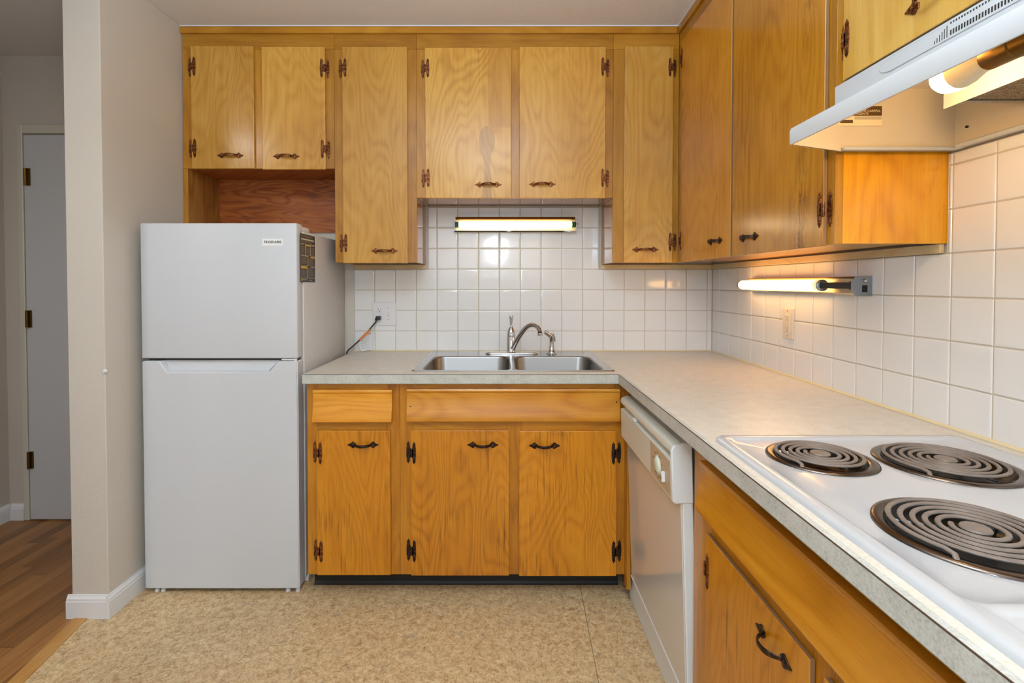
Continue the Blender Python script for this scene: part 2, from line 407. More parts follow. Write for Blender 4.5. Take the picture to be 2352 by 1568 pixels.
def prism(bm, poly, axis, d0, d1, bev=0):
    """2-D outline extruded along an axis: axis y -> (x,z), x -> (y,z), z -> (x,y)"""
    f = {'y': lambda a, b, d: (a, d, b), 'x': lambda a, b, d: (d, a, b), 'z': lambda a, b, d: (a, b, d)}[axis]
    v0 = [bm.verts.new(f(a, b, d0)) for a, b in poly]; v1 = [bm.verts.new(f(a, b, d1)) for a, b in poly]
    n = len(poly); fs = [bm.faces.new(v0[::-1]), bm.faces.new(v1)]
    for k in range(n): fs.append(bm.faces.new((v0[k], v0[(k + 1) % n], v1[(k + 1) % n], v1[k])))
    if bev:
        es = [e for f_ in fs[:2] for e in f_.edges]
        bmesh.ops.bevel(bm, geom=es, offset=bev, segments=1, affect='EDGES')
    return bm
def rrect(x0, x1, y0, y1, r, n=5):
    out = []
    for cx, cy, a0 in ((x1 - r, y1 - r, 0), (x0 + r, y1 - r, 90), (x0 + r, y0 + r, 180), (x1 - r, y0 + r, 270)):
        for k in range(n + 1):
            a = math.radians(a0 + 90 * k / n); out.append((cx + r * math.cos(a), cy + r * math.sin(a)))
    return out
def circ(cx, cy, r, n=40): return [(cx + r * math.cos(2 * PI * k / n), cy + r * math.sin(2 * PI * k / n)) for k in range(n)]
def loopv(bm, pts, z): return [bm.verts.new((x, y, z)) for x, y in pts]
def fill(bm, loops):
    es = []
    for L in loops:
        for k in range(len(L)):
            e = bm.edges.get((L[k], L[(k + 1) % len(L)])) or bm.edges.new((L[k], L[(k + 1) % len(L)])); es.append(e)
    bmesh.ops.triangle_fill(bm, use_beauty=True, use_dissolve=False, edges=es, normal=(0, 0, 1))
def loft(bm, a, b):
    n = len(a)
    for k in range(n): bm.faces.new((a[k], a[(k + 1) % n], b[(k + 1) % n], b[k]))
def holed(bm, outer, holes, z0, z1):
    for z in (z1, z0): pass
    ot, ob = loopv(bm, outer, z1), loopv(bm, outer, z0)
    ht = [loopv(bm, h, z1) for h in holes]; hb = [loopv(bm, h, z0) for h in holes]
    fill(bm, [ot] + ht); fill(bm, [ob] + hb); loft(bm, ot, ob)
    for a, b in zip(ht, hb): loft(bm, a, b)
    return bm
def text(name, body, size, wloc, rot, mat, parent, depth=.0004, sx=1.0, bold=0.0):
    cu = bpy.data.curves.new(name, 'FONT'); cu.body = body; cu.size = size; cu.extrude = depth
    cu.offset = bold; cu.align_x = 'CENTER'; cu.align_y = 'CENTER'
    tmp = bpy.data.objects.new(name + '_tmp', cu); COL.objects.link(tmp)
    bpy.context.view_layer.update()
    me = bpy.data.meshes.new_from_object(tmp.evaluated_get(bpy.context.evaluated_depsgraph_get()))
    bpy.data.objects.remove(tmp); me.materials.clear(); me.materials.append(M[mat])
    o = place(name, me, wloc, parent, rot); o.scale = (sx, 1, 1); return o
RX = (PI / 2, 0, 0)                        # text facing -y
RR = (PI / 2, 0, -PI / 2)                  # text facing -x
RRP = (PI / 2, 0, PI / 2)                  # text facing +x

# ------------------------------------------------------------------ setting
LW, RW, CE = -1.505, 1.118, 2.480          # left wall face, right wall face, ceiling
HX = -2.66                                 # hall's left wall
def struct(name, bm, mat, **k): return tag(finish(name, bm, mat, **k), kind='structure')
def thx(y): return -1.573 + (y + .798) / (-1.0817 + .798) * (.0465)
bm = bmesh.new(); prism(bm, [(LW - .08, .05), (RW + .05, .05), (RW + .05, -4.25), (thx(-2.2), -4.25), (thx(-2.2), -2.2), (thx(-.745), -.745), (LW - .08, -.74)], 'z', -.04, 0.0)
struct('floor_kitchen', bm, 'vinyl')
bm = bmesh.new(); prism(bm, [(HX - .05, .08), (LW - .08, .08), (LW - .08, -.745), (thx(-.745) - .05, -.745), (thx(-2.2) - .05, -2.2), (thx(-2.2) - .05, -4.25), (HX - .05, -4.25)], 'z', -.04, 0.0)
struct('floor_hall', bm, 'oak')
bm = bmesh.new(); prism(bm, [(thx(-.745) - .05, -.745), (thx(-.745), -.745), (thx(-2.2), -2.2), (thx(-2.2), -4.25), (thx(-2.2) - .05, -4.25), (thx(-2.2) - .05, -2.2)], 'z', -.04, .004)
struct('trim_threshold', bm, 'oak_strip')
struct('ceiling', B(HX - .1, RW + .1, -4.35, .15, CE, CE + .08), 'ceil')
struct('wall_back', B(LW - .06, RW + .1, 0, .1, 0, CE), 'wall')
struct('wall_right', B(RW, RW + .1, -4.3, .0, 0, CE), 'wall')
struct('wall_left', B(LW - .14, LW, -.762, -.0005, 0, CE, .003, 2), 'wall')
struct('wall_left_near', B(LW - .14, LW, -4.25, -1.45, 0, CE), 'wall')
struct('wall_hall_end', B(HX - .1, LW - .06, .03, .13, 0, CE), 'wall_hall')
struct('wall_hall_left', B(HX - .1, HX, -4.3, .03, 0, CE), 'wall_hall')
bm = bmesh.new()                           # rear wall with its window opening
box(bm, HX - .1, -1.0, -4.35, -4.25, 0, CE); box(bm, .7, RW + .1, -4.35, -4.25, 0, CE)
box(bm, -1.0, .7, -4.35, -4.25, 0, .9); box(bm, -1.0, .7, -4.35, -4.25, 2.2, CE)
struct('wall_rear', bm, 'wall')
bm = bmesh.new()
for a in ((-1.0, -.95, .9, 2.2), (.65, .7, .9, 2.2), (-.95, .65, .9, .95), (-.95, .65, 2.15, 2.2), (-.17, -.13, .95, 2.15)):
    box(bm, a[0], a[1], -4.33, -4.27, a[2], a[3], .004)
struct('window_1', bm, 'trimw')
# baseboards
def baseprof(t_=.013, h=.088): return [(0, 0), (-t_, 0), (-t_, h * .72), (-t_ * .85, h * .78), (-t_ * .85, h * .84), (-t_ * .4, h * .93), (-t_ * .25, h), (0, h)]
def baseboard(name, p0, p1, out):
    """runs from p0 to p1, standing proud in direction out"""
    bm = bmesh.new(); p0, p1, out = Vector((*p0, 0)), Vector((*p1, 0)), Vector((*out, 0))
    pr = baseprof(); A = [bm.verts.new(p0 + out * -a + Vector((0, 0, b))) for a, b in pr]; Bv = [bm.verts.new(p1 + out * -a + Vector((0, 0, b))) for a, b in pr]
    n = len(pr); bm.faces.new(A); bm.faces.new(Bv[::-1])
    for k in range(n): bm.faces.new((A[k], A[(k + 1) % n], Bv[(k + 1) % n], Bv[k]))
    return struct(name, bm, 'trimw')
baseboard('baseboard_left', (LW, -.776), (LW, -.02), (1, 0))
baseboard('baseboard_left_end', (LW - .153, -.763), (LW - .0005, -.763), (0, -1))
baseboard('baseboard_hall', (HX, -4.2), (HX, .028), (1, 0))
hx0 = at(52, 700, 'y', .03).x; hx1 = at(64, 700, 'y', .03).x
baseboard('baseboard_hall_end', (HX + .015, .029), (hx0 - .002, .029), (0, -1))
# hall door with casing and hinges
dtop = at(100, 311, 'y', .03).z
bm = bmesh.new(); box(bm, hx0, hx1, .012, .0295, 0, dtop + .055, .004); box(bm, hx1, -1.66, .012, .0295, dtop + .006, dtop + .055, .004)
struct('trim_door_casing', bm, 'casing')
dr = struct('door_1', B(hx1 + .004, -1.66, .017, .0292, .006, dtop, .002), 'doorw')
for v in (406, 732, 1056):
    p = at(63 + (v - 406) * .012, v, 'y', .012)
    bm = bmesh.new(); lathe(bm, [(.0075, -.045), (.0075, .045)], (p.x - .006, .006, p.z), 'z', 12, True, True)
    for q in (-.018, .018): lathe(bm, [(.0085, q - .0015), (.0085, q + .0015)], (p.x - .006, .006, p.z), 'z', 12, True, True)
    box(bm, p.x - .006, p.x + .012, .009, .0165, p.z - .045, p.z + .045)
    finish('hinge', bm, 'brass', dr, True)
# white bumper on the wall's end
p = at(247, 852, 'y', -.762)
bm = bmesh.new(); lathe(bm, [(.002, -.008), (.006, -.007), (.008, -.004), (.008, .0)], (p.x - .008, -.762, p.z), 'y', 16, True, True)
tag(finish('wall_bumper', bm, 'trimw', None, True), 'small round white bumper near the corner of the wall end left of the refrigerator', 'bumper')

# ------------------------------------------------------------------ tiled backsplash
TX0, TZ0, TY0, TP, TV = -.3438, 1.0231, -.0954, .110, .109
def tiles(bm, plane, rects, a0, pitch_a):
    g = .0009; h = .0065
    for (A0, A1, Z0, Z1) in rects:
        i0 = math.floor((A0 - a0) / pitch_a) - 1; i1 = math.ceil((A1 - a0) / pitch_a) + 1
        j0 = math.floor((Z0 - TZ0) / TV) - 1; j1 = math.ceil((Z1 - TZ0) / TV) + 1
        for i in range(i0, i1):
            for j in range(j0, j1):
                xa, xb = max(a0 + i * pitch_a + g, A0), min(a0 + (i + 1) * pitch_a - g, A1)
                za, zb = max(TZ0 + j * TV + g, Z0), min(TZ0 + (j + 1) * TV - g, Z1)
                if xb - xa < .006 or zb - za < .006: continue
                tx, tz = random.uniform(-.0035, .0035), random.uniform(-.0035, .0035)
                mx, mz = (xa + xb) / 2, (za + zb) / 2
                rings = []
                for ins, d in ((0, .001), (.0004, h * .62), (.0017, h * .9), (.0040, h), (.0075, h)):
                    ring = []
                    for (sx, sz) in ((xa + ins, za + ins), (xb - ins, za + ins), (xb - ins, zb - ins), (xa + ins, zb - ins)):
                        dd = d + (tx * (sx - mx) + tz * (sz - mz)) * (1 if d > .002 else 0)
                        ring.append(bm.verts.new((sx, -dd, sz) if plane == 'y' else (RW - dd, sx, sz)))
                    rings.append(ring)
                for a, b in zip(rings, rings[1:]):
                    for k in range(4): bm.faces.new((a[k], a[(k + 1) % 4], b[(k + 1) % 4], b[k]))
                bm.faces.new(rings[-1])
CT = .916                                   # counter top
UB = 1.374                                  # bottom of the wall cabinets
xw0 = at(814, 720, 'y', -.006).x
ux = lambda u: at(u, 330, 'y', -.28).x      # face-frame plane of the wall cabinets
S0, S1 = ux(957), ux(1408)                  # sink recess
SB = 1.679                                  # bottom of cabinet over the sink
bt = thing('tile_backsplash', 'white square tile backsplash on the back wall behind the sink', 'backsplash', (0, 0, CT), 'tiled backsplashes')
bm = bmesh.new(); tiles(bm, 'y', [(xw0, RW - .007, CT + .002, TZ0 + 3 * TV - .0005), (S0 + .012, S1 - .012, TZ0 + 3 * TV + .0005, SB - .004)], TX0, TP); finish('tiles', bm, 'tile', bt, True, angle=20)
bm = bmesh.new(); box(bm, xw0, RW, -.0042, -.0003, CT, TZ0 + 3 * TV); box(bm, S0 + .01, S1 - .01, -.0042, -.0003, TZ0 + 3 * TV, SB - .002); finish('grout', bm, 'grout', bt)
bm = bmesh.new(); prism(bm, [(-.0062, CT + .0005), (-.013, CT + .0005), (-.0062, CT + .007)], 'x', xw0, RW - .008); finish('caulk_line', bm, 'caulk', bt)
br = thing('tile_backsplash', 'off-white square tile backsplash on the right wall behind the cooktop', 'backsplash', (RW, -1.3, CT), 'tiled backsplashes')
YE = -1.40                                  # end of the right wall cabinet
bm = bmesh.new(); tiles(bm, 'x', [(-2.7, -.007, CT + .002, TZ0 + 3 * TV - .0005), (-2.7, YE - .002, TZ0 + 3 * TV + .0005, 1.597)], TY0, TP); finish('tiles', bm, 'tile', br, True, angle=20)
bm = bmesh.new(); box(bm, RW - .0042, RW - .0003, -2.7, -.0045, CT, TZ0 + 3 * TV); box(bm, RW - .0042, RW - .0003, -2.7, YE - .001, TZ0 + 3 * TV, 1.597); finish('grout', bm, 'grout', br)
bm = bmesh.new(); prism(bm, [(RW - .0062, CT + .0005), (RW - .013, CT + .0005), (RW - .0062, CT + .007)], 'y', -2.7, -.008); finish('caulk_line', bm, 'caulk', br)

# ------------------------------------------------------------------ hardware: one mesh of each, copied
def handle_mesh():
    bm = bmesh.new(); L = .0635
    for s in (-1, 1):
        half = [(0, 0), (.004, .0028), (.009, .0035), (.015, .0075), (.021, .0125), (.025, .0135), (.029, .0115), (.0305, .006), (.036, .0055)]
        pts = [(s * (L - a), b) for a, b in half] + [(s * (L - a), -b) for a, b in half[:0:-1]]
        prism(bm, pts, 'y', 0, -.0028, .0007)
        lathe(bm, [(.0042, -.0026), (.0042, -.0038), (.0022, -.0050)], (s * (L - .0215), 0, 0), 'y', 10, False, True)
    pts = []
    for k in range(19):
        a = k / 18; x = (a - .5) * .068
        y = -.003 - .023 * (1 - abs(2 * a - 1) ** 2.6)
        pts.append((x, y))
    rings = []
    for k, (x, y) in enumerate(pts):
        w = .0046 + .0020 * math.sin(PI * k / 18)
        d = Vector((pts[min(k + 1, 18)][0] - pts[max(k - 1, 0)][0], pts[min(k + 1, 18)][1] - pts[max(k - 1, 0)][1])).normalized()
        nx, ny = -d.y * .0016, d.x * .0016
        rings.append([bm.verts.new(q) for q in ((x + nx, y + ny, -w * .7), (x + nx, y + ny, w * .7), (x, y, w), (x - nx, y - ny, w * .7), (x - nx, y - ny, -w * .7), (x, y, -w))])
    for a, b in zip(rings, rings[1:]):
        for k in range(6): bm.faces.new((a[k], a[(k + 1) % 6], b[(k + 1) % 6], b[k]))
    bm.faces.new(rings[0][::-1]); bm.faces.new(rings[-1])
    bmesh.ops.recalc_face_normals(bm, faces=bm.faces[:])
    me = bpy.data.meshes.new('handle'); bm.to_mesh(me); bm.free()
    me.polygons.foreach_set('use_smooth', [True] * len(me.polygons)); me.set_sharp_from_angle(angle=math.radians(40)); return me
def hinge_mesh(side):
    """side -1: door to the right of the hinge pin, its leaf on +x; frame leaf sits 12 mm further back"""
    bm = bmesh.new()
    prof = [(.046, 0), (.041, .0022), (.0385, .0030), (.036, .0062), (.033, .0066), (.0305, .0040), (.028, .0060), (.020, .0070), (0, .0078)]
    prof = prof + [(-a, b) for a, b in prof[-2::-1]]
    for cx, y0 in ((.0140, 0.0), (-.0112, .0112)):
        pts = [(cx + b, a) for a, b in prof] + [(cx - b, a) for a, b in prof[-2:0:-1]]
        pts = [(-side * x, z) for x, z in pts]
        prism(bm, pts, 'y', y0, y0 - .0024, .0006)
        for s in (-1, 1): lathe(bm, [(.0030, y0 - .0022), (.0030, y0 - .0032), (.0015, y0 - .0042)], (-side * cx, 0, s * .0335), 'y', 10, False, True)
    box(bm, *sorted((-side * .001, -side * .0105)), -.0024, 0, -.0165, .0165)
    box(bm, *sorted((-side * -.008, -side * -.0015)), .0085, .0112, -.0165, .0165)
    lathe(bm, [(.0012, -.0185), (.0034, -.0175), (.0036, -.006), (.0030, -.0055), (.0036, -.005), (.0036, .005), (.0030, .0055), (.0036, .006), (.0034, .0175), (.0012, .0185)], (-side * -.0010, -.0002, 0), 'z', 10, True, True)
    bmesh.ops.recalc_face_normals(bm, faces=bm.faces[:])
    me = bpy.data.meshes.new('hinge'); bm.to_mesh(me); bm.free()
    me.polygons.foreach_set('use_smooth', [True] * len(me.polygons)); me.set_sharp_from_angle(angle=math.radians(30)); return me
HANDLE = handle_mesh(); HINGE = {-1: hinge_mesh(-1), 1: hinge_mesh(1)}
HM = {}
def hw(me, mat):
    k = (me.name, mat)
    if k not in HM: c = me.copy(); c.materials.clear(); c.materials.append(M[mat]); HM[k] = c
    return HM[k]
RZ = (0, 0, -PI / 2)
DP = .0115                                   # doors stand this far proud of the frame
def put_handle(door, p, mat='copper', rot=(0, 0, 0)): place('handle', hw(HANDLE, mat), p, door, rot)
def put_hinge(door, p, side, mat='copper', rot=(0, 0, 0)): place('hinge', hw(HINGE[side], mat), p, door, rot)
def slab_back(root, x0, x1, z0, z1, yf, mat, label=None):
    """a lipped door on the back wall whose front is at y = yf - DP"""
    d = finish('door', B(x0, x1, yf - DP, yf - .0008, z0, z1, .0028, 2), mat, root)
    if label: d['label'] = label
    return d
def slab_right(root, y0, y1, z0, z1, xf, mat, label=None):
    """its cut edges are bare plywood"""
    d = finish('door', B(xf - DP, xf - .0008, y0, y1, z0, z1, .0014, 1), [mat, 'edge_brown'], root)
    for p_ in d.data.polygons:
        if abs(p_.normal.x) < .5: p_.material_index = 1
    if label: d['label'] = label
    return d

# ------------------------------------------------------------------ wall cabinets on the back wall
YF = -.28; FT = .019
ZT = 2.4435                                   # lower edge of the top moulding
zr = at(1153, 113, 'y', YF).z                 # lower edge of the top rail
dzt = at(1153, 106.5, 'y', YF - DP).z
def dpx(u0, u1, v0, v1, yf=YF):
    vm = (v0 + v1) / 2
    return at(u0, vm, 'y', yf - DP).x, at(u1, vm, 'y', yf - DP).x, at(1153, v1, 'y', yf - DP).z, at(1153, v0, 'y', yf - DP).z
def stile(root, x0, x1, z0, z1, mat='frame', yf=YF): finish('stile', B(x0, x1, yf, yf + FT, z0, z1, .0008), mat, root)
def rail(root, x0, x1, z0, z1, mat='frame_h', yf=YF): finish('rail', B(x0, x1, yf, yf + FT, z0, z1, .0008), mat, root)
XR = .8335                                    # face-frame plane of the right wall cabinets
def shelfbox(root, x0, x1, z0, side0='gloss', side1='gloss', under='gloss_h'):
    finish('side_panel', B(x0 + .0005, x0 + .016, YF + FT, -.001, z0 + .001, 2.472), side0, root)
    finish('side_panel', B(x1 - .016, x1 - .0005, YF + FT, -.001, z0 + .001, 2.472), side1, root)
    finish('bottom_panel', B(x0 + .0165, x1 - .0165, YF + FT, -.002, z0 + .004, z0 + .018), under, root)
def hinge_b(door, u, v, side, mat='copper', yf=YF):
    p = at(u, v, 'y', yf - DP); put_hinge(door, (p.x, yf - DP, p.z), side, mat)
def handle_b(door, u, v, mat='copper', yf=YF):
    p = at(u, v, 'y', yf - DP); put_handle(door, (p.x, yf - DP, p.z), mat)
xs = ux(768.7)
# over the refrigerator
OB = 1.8165
c = thing('wall_cabinet', 'short two-door honey wood wall cabinet with open niche above the white refrigerator', 'cabinet', (-1.1, 0, OB), 'wall cabinets along the back wall')
stile(c, LW + .004, ux(452), OB, zr); stile(c, ux(574), ux(609), OB, zr); stile(c, ux(737), xs - .0006, OB, zr)
rail(c, LW + .004, xs - .0006, zr + .0006, 2.474); rail(c, ux(452), ux(574), OB, OB + .035); rail(c, ux(609), ux(737), OB, OB + .035)
finish('bottom_panel', B(LW + .004, xs - .001, YF + FT, -.012, OB + .002, OB + .016), 'ply', c)
finish('side_panel', B(LW + .003, LW + .022, YF + .004, -.012, 1.542, OB + .001), 'ply_side', c)
finish('stile', B(LW + .002, LW + .024, YF - .002, YF + .003, 1.542, OB - .001, .001), 'frame', c)
finish('niche_back', B(LW + .003, xs - .002, -.011, -.001, 1.542, 2.46), 'ply', c)
a = dpx(438.5, 583, 105, 387); d = slab_back(c, *a, YF, 'door'); hinge_b(d, 438.5, 152, -1); hinge_b(d, 440.5, 340, -1); handle_b(d, 529, 357)
a = dpx(601.5, 747, 107, 389); d = slab_back(c, *a, YF, 'door'); hinge_b(d, 745.5, 156, 1); hinge_b(d, 747.5, 342, 1); handle_b(d, 657.5, 359)
# tall, left of the sink
c = thing('wall_cabinet', 'tall single-door honey wood wall cabinet between refrigerator and sink recess', 'cabinet', (ux(860), 0, UB), 'wall cabinets along the back wall')
stile(c, xs + .0002, ux(800), UB, zr); stile(c, ux(924), S0, UB, zr); rail(c, xs + .0002, S0 - .0004, zr + .0006, 2.474); rail(c, ux(800), ux(924), UB, UB + .04)
shelfbox(c, xs, S0, UB, 'ply_side', 'gloss')
a = dpx(786.5, 936, 107, 604.5); d = slab_back(c, *a, YF, 'door'); hinge_b(d, 785.5, 155, -1); hinge_b(d, 787.5, 558, -1); handle_b(d, 883, 576)
# over the sink
c = thing('wall_cabinet', 'wide two-door honey wood wall cabinet above the sink, dark feather figure on its left door', 'cabinet', (ux(1182), 0, SB), 'wall cabinets along the back wall')
stile(c, S0 + .0004, ux(986), SB, zr); stile(c, ux(1166), ux(1201), SB, zr); stile(c, ux(1382), S1 - .0004, SB, zr)
rail(c, S0 + .0004, S1 - .0004, zr + .0006, 2.474); rail(c, ux(986), ux(1166), SB, SB + .03); rail(c, ux(1201), ux(1382), SB, SB + .03)
shelfbox(c, S0, S1, SB)
a = dpx(976, 1174.5, 109, 455); d = slab_back(c, *a, YF, 'door_f'); hinge_b(d, 975.5, 156, -1); hinge_b(d, 976.5, 408, -1); handle_b(d, 1121.5, 424)
a = dpx(1193, 1391, 107, 455); d = slab_back(c, *a, YF, 'door'); hinge_b(d, 1391.5, 153, 1); hinge_b(d, 1391, 408, 1); handle_b(d, 1245.5, 423)
# narrow one in the corner
c = thing('wall_cabinet', 'tall narrow single-door honey wood wall cabinet right of the sink, in the corner', 'cabinet', (ux(1490), 0, UB), 'wall cabinets along the back wall')
stile(c, S1 + .0004, ux(1446), UB, zr); stile(c, ux(1536), XR - .0006, UB, zr); rail(c, S1 + .0004, XR - .0006, zr + .0006, 2.474); rail(c, ux(1446), ux(1536), UB, UB + .04)
shelfbox(c, S1, XR, UB, 'gloss', 'ply_side')
a = dpx(1434, 1546, 106, 603); d = slab_back(c, *a, YF, 'door'); hinge_b(d, 1546, 154, 1); hinge_b(d, 1546, 555, 1); handle_b(d, 1482, 573)
# pale cleats under the cabinets, against the tile
for nm, b_ in (('trim_cleat_left', (xw0, S0, -.016, -.0045, TZ0 + 3 * TV + .001, UB + .0005)), ('trim_cleat_right', (S1, RW - .008, -.016, -.0045, TZ0 + 3 * TV + .001, UB + .0005)), ('trim_cleat_side', (RW - .016, RW - .0045, YE + .006, -.0165, TZ0 + 3 * TV + .001, UB + .0005))):
    struct(nm, B(*b_, .001), 'pale_wood')
# top mouldings
struct('trim_1', B(LW + .001, XR - .0145, YF - .014, YF - .0003, ZT, CE - .006, .002), 'frame_h')
struct('trim_2', B(XR - .014, XR - .0003, -2.62, YF - .0003, ZT, CE - .006, .002), 'frame_h')
bm = bmesh.new(); box(bm, LW, XR - .012, YF - .013, YF + .01, CE - .0055, CE - .0005); box(bm, XR - .0118, XR + .01, -2.62, YF, CE - .0055, CE - .0005)
struct('trim_caulk', bm, 'caulkw')

# ------------------------------------------------------------------ wall cabinets on the right wall
def ry(u, X): return X * F / (u - PX) * 1.0 - D       # approximate depth of a vertical edge on the plane x = X
def rpt(u, v, X): return at(u, v, 'x', X)
XD = XR - DP
c = thing('wall_cabinet', 'amber wood corner wall cabinet with two tall doors on the right wall', 'cabinet', (RW, -.8, UB), 'wall cabinets on the right wall')
y = lambda u, v=300: rpt(u, v, XR).y
yd = lambda u, v=300: rpt(u, v, XD).y
def stile_r(root, y0, y1, z0, z1, mat='frame'): finish('stile', B(XR, XR + FT, y0, y1, z0, z1, .0008), mat, root)
def rail_r(root, y0, y1, z0, z1, mat='frame_h'): finish('rail', B(XR, XR + FT, y0, y1, z0, z1, .0008), mat, root)
r1a, r1b, r2a, r2b = yd(1563), yd(1679), yd(1683.5), yd(1893)
stile_r(c, r1a - .012, YF - .0004, UB, zr); stile_r(c, r2a - .02, r1b + .02, UB, zr); stile_r(c, YE + .0004, r2b + .014, UB, zr)
rail_r(c, YE + .0004, YF - .0004, zr + .0006, 2.474)
finish('end_panel', B(XR + FT, RW - .001, YE, YE + .016, UB + .001, 2.472), 'panel', c)
finish('bottom_panel', B(XR + FT, RW - .018, YE + .0165, -.3, UB + .004, UB + .018), 'gloss_h', c)
d = slab_right(c, r1b, r1a, UB - .002, dzt, XR, 'door_r')
p = rpt(1566, 134, XD); put_hinge(d, (XD, r1a, p.z), -1, 'copper', RZ); p = rpt(1566, 552, XD); put_hinge(d, (XD, r1a, p.z), -1, 'copper', RZ)
p = rpt(1643, 554, XD); put_handle(d, (XD, p.y, p.z), 'iron', RZ)
d = slab_right(c, r2b, r2a, UB - .002, dzt, XR, 'door_b')
p = rpt(1893, 480, XD); put_hinge(d, (XD, r2b, p.z), 1, 'copper', RZ); put_hinge(d, (XD, r2b, 2.29), 1, 'copper', RZ)
p = rpt(1720, 545, XD); put_handle(d, (XD, p.y, p.z), 'iron', RZ)
HT = 1.757                                    # top of the hood
c = thing('wall_cabinet', 'pale yellow wood wall cabinet above the white range hood', 'cabinet', (RW, -1.8, HT + .004), 'wall cabinets on the right wall')
r3a = yd(1937, 60)
stile_r(c, r3a - .012, YE - .0004, HT + .003, zr); rail_r(c, -2.62, YE - .0004, zr + .0006, 2.474); rail_r(c, -2.62, r3a - .0124, HT + .003, HT + .03)
stile_r(c, -2.02, -1.96, HT + .031, zr)
finish('bottom_panel', B(XR + FT, RW - .001, -2.62, YE - .001, HT + .003, HT + .016), 'panel', c)
d = slab_right(c, -1.985, r3a, HT + .006, dzt, XR, 'door_pale')
p = rpt(1940, 92, XD); put_hinge(d, (XD, r3a, p.z), -1, 'copper', RZ); put_hinge(d, (XD, r3a, 2.30), -1, 'copper', RZ)
p = rpt(2140, -8, XD); put_handle(d, (XD, p.y, p.z), 'copper', RZ)
d = slab_right(c, -2.56, -1.995, HT + .006, dzt, XR, 'door_pale')

# ------------------------------------------------------------------ base cabinets on the back wall
YB = -.650; KB = .098
bx = lambda u, v=1100: at(u, v, 'y', YB).x
bz = lambda v: at(1153, v, 'y', YB).z
BT = CT - .038
def cove_front(root, x0, x1, z0, z1, yf, name='drawer_front', mat='drawer', axis='x'):
    """drawer front with a hollow (coved) face, thicker along the bottom edge"""
    h = z1 - z0; pr = [(0, z0), (-.026, z0), (-.0285, z0 + .003), (-.0285, z0 + .010)]
    for k in range(1, 9):
        a = k / 9; pr.append((-.0285 + .0145 * math.sin(a * PI / 2) ** 1.2, z0 + .010 + (h - .026) * a))
    pr += [(-.0145, z1 - .016), (-.0185, z1 - .011), (-.0195, z1 - .006), (-.017, z1 - .001), (-.013, z1), (0, z1)]
    bm = bmesh.new()
    if axis == 'x': prism(bm, [(yf + a, b) for a, b in pr], 'x', x0, x1)
    else: prism(bm, [(yf + a, b) for a, b in pr], 'y', x0, x1)
    return finish(name, bm, mat, root, True, angle=25)
xm = bx(919)
rz0, rz1 = bz(967), bz(991)
c = thing('base_cabinet', 'narrow orange wood base cabinet with one drawer and one door beside the refrigerator', 'cabinet', (bx(812), -.3, 0), 'orange wood base cabinets')
xl = bx(706.5)
stile(c, xl, bx(733), KB, BT - .001, 'base_f', YB); stile(c, bx(891), xm - .0003, KB, BT - .001, 'base_f', YB)
rail(c, bx(733), bx(891), bz(900), BT - .001, 'base_fh', YB); rail(c, bx(733), bx(891), rz1 - .015, rz0 + .02, 'base_fh', YB); rail(c, bx(733), bx(891), KB, KB + .03, 'base_fh', YB)
finish('side_panel', B(xl, xl + .016, YB + FT, -.02, KB + .001, BT - .001), 'base_f', c)
finish('bottom_panel', B(xl + .0165, xm - .001, YB + FT, -.02, KB + .001, KB + .016), 'base_f', c)
cove_front(c, bx(724), bx(903), bz(966), bz(893), YB - .0005)
a = dpx(727, 897, 989, 1321, YB); d = slab_back(c, *a, YB, 'base'); hinge_b(d, 727.5, 1040, -1, 'copper', YB); hinge_b(d, 729.5, 1266, -1, 'copper', YB); handle_b(d, 834, 1021, 'iron', YB)
c = thing('base_cabinet', 'wide orange wood sink base cabinet with two doors under a long false drawer front', 'cabinet', (bx(1180), -.3, 0), 'orange wood base cabinets')
xe = bx(1443)
stile(c, xm + .0003, bx(950), KB, BT - .001, 'base_f', YB); stile(c, bx(1163), bx(1199), KB, bz(960), 'base_f', YB); stile(c, bx(1408), xe, KB, BT - .001, 'base_f', YB)
rail(c, bx(950), bx(1408), bz(900), BT - .001, 'base_fh', YB)
rail(c, bx(950), bx(1163), rz1 - .015, rz0 + .02, 'base_fh', YB); rail(c, bx(1199), bx(1408), rz1 - .015, rz0 + .02, 'base_fh', YB)
rail(c, bx(950), bx(1163), KB, KB + .03, 'base_fh', YB); rail(c, bx(1199), bx(1408), KB, KB + .03, 'base_fh', YB)
finish('bottom_panel', B(xm + .001, xe, YB + FT, -.02, KB + .001, KB + .016), 'base_f', c)
finish('side_panel', B(xe - .016, xe, YB - .045, YB - .0005, .062, BT - .001, .001), 'base_f', c)
d = cove_front(c, bx(937), bx(1421), bz(964.5), bz(891), YB - .0005, 'false_drawer_front')
for u, v in ((943, 933), (1416.5, 923)):
    p = at(u, v, 'y', YB - .018)
    bm = bmesh.new(); lathe(bm, [(.0026, -.004), (.0026, .003)], (p.x, YB - .0165, p.z), 'y', 10, True, True); finish('screw_hole', bm, 'dark', d)
a = dpx(943.5, 1169.5, 988, 1322, YB); d = slab_back(c, *a, YB, 'base'); hinge_b(d, 943, 1040, -1, 'iron', YB); hinge_b(d, 943.5, 1265, -1, 'iron', YB); handle_b(d, 1109, 1021, 'iron', YB)
a = dpx(1192, 1416.5, 990, 1323, YB); d = slab_back(c, *a, YB, 'base'); hinge_b(d, 1417, 1041, 1, 'iron', YB); hinge_b(d, 1417.5, 1267, 1, 'iron', YB); handle_b(d, 1250.5, 1023, 'iron', YB)
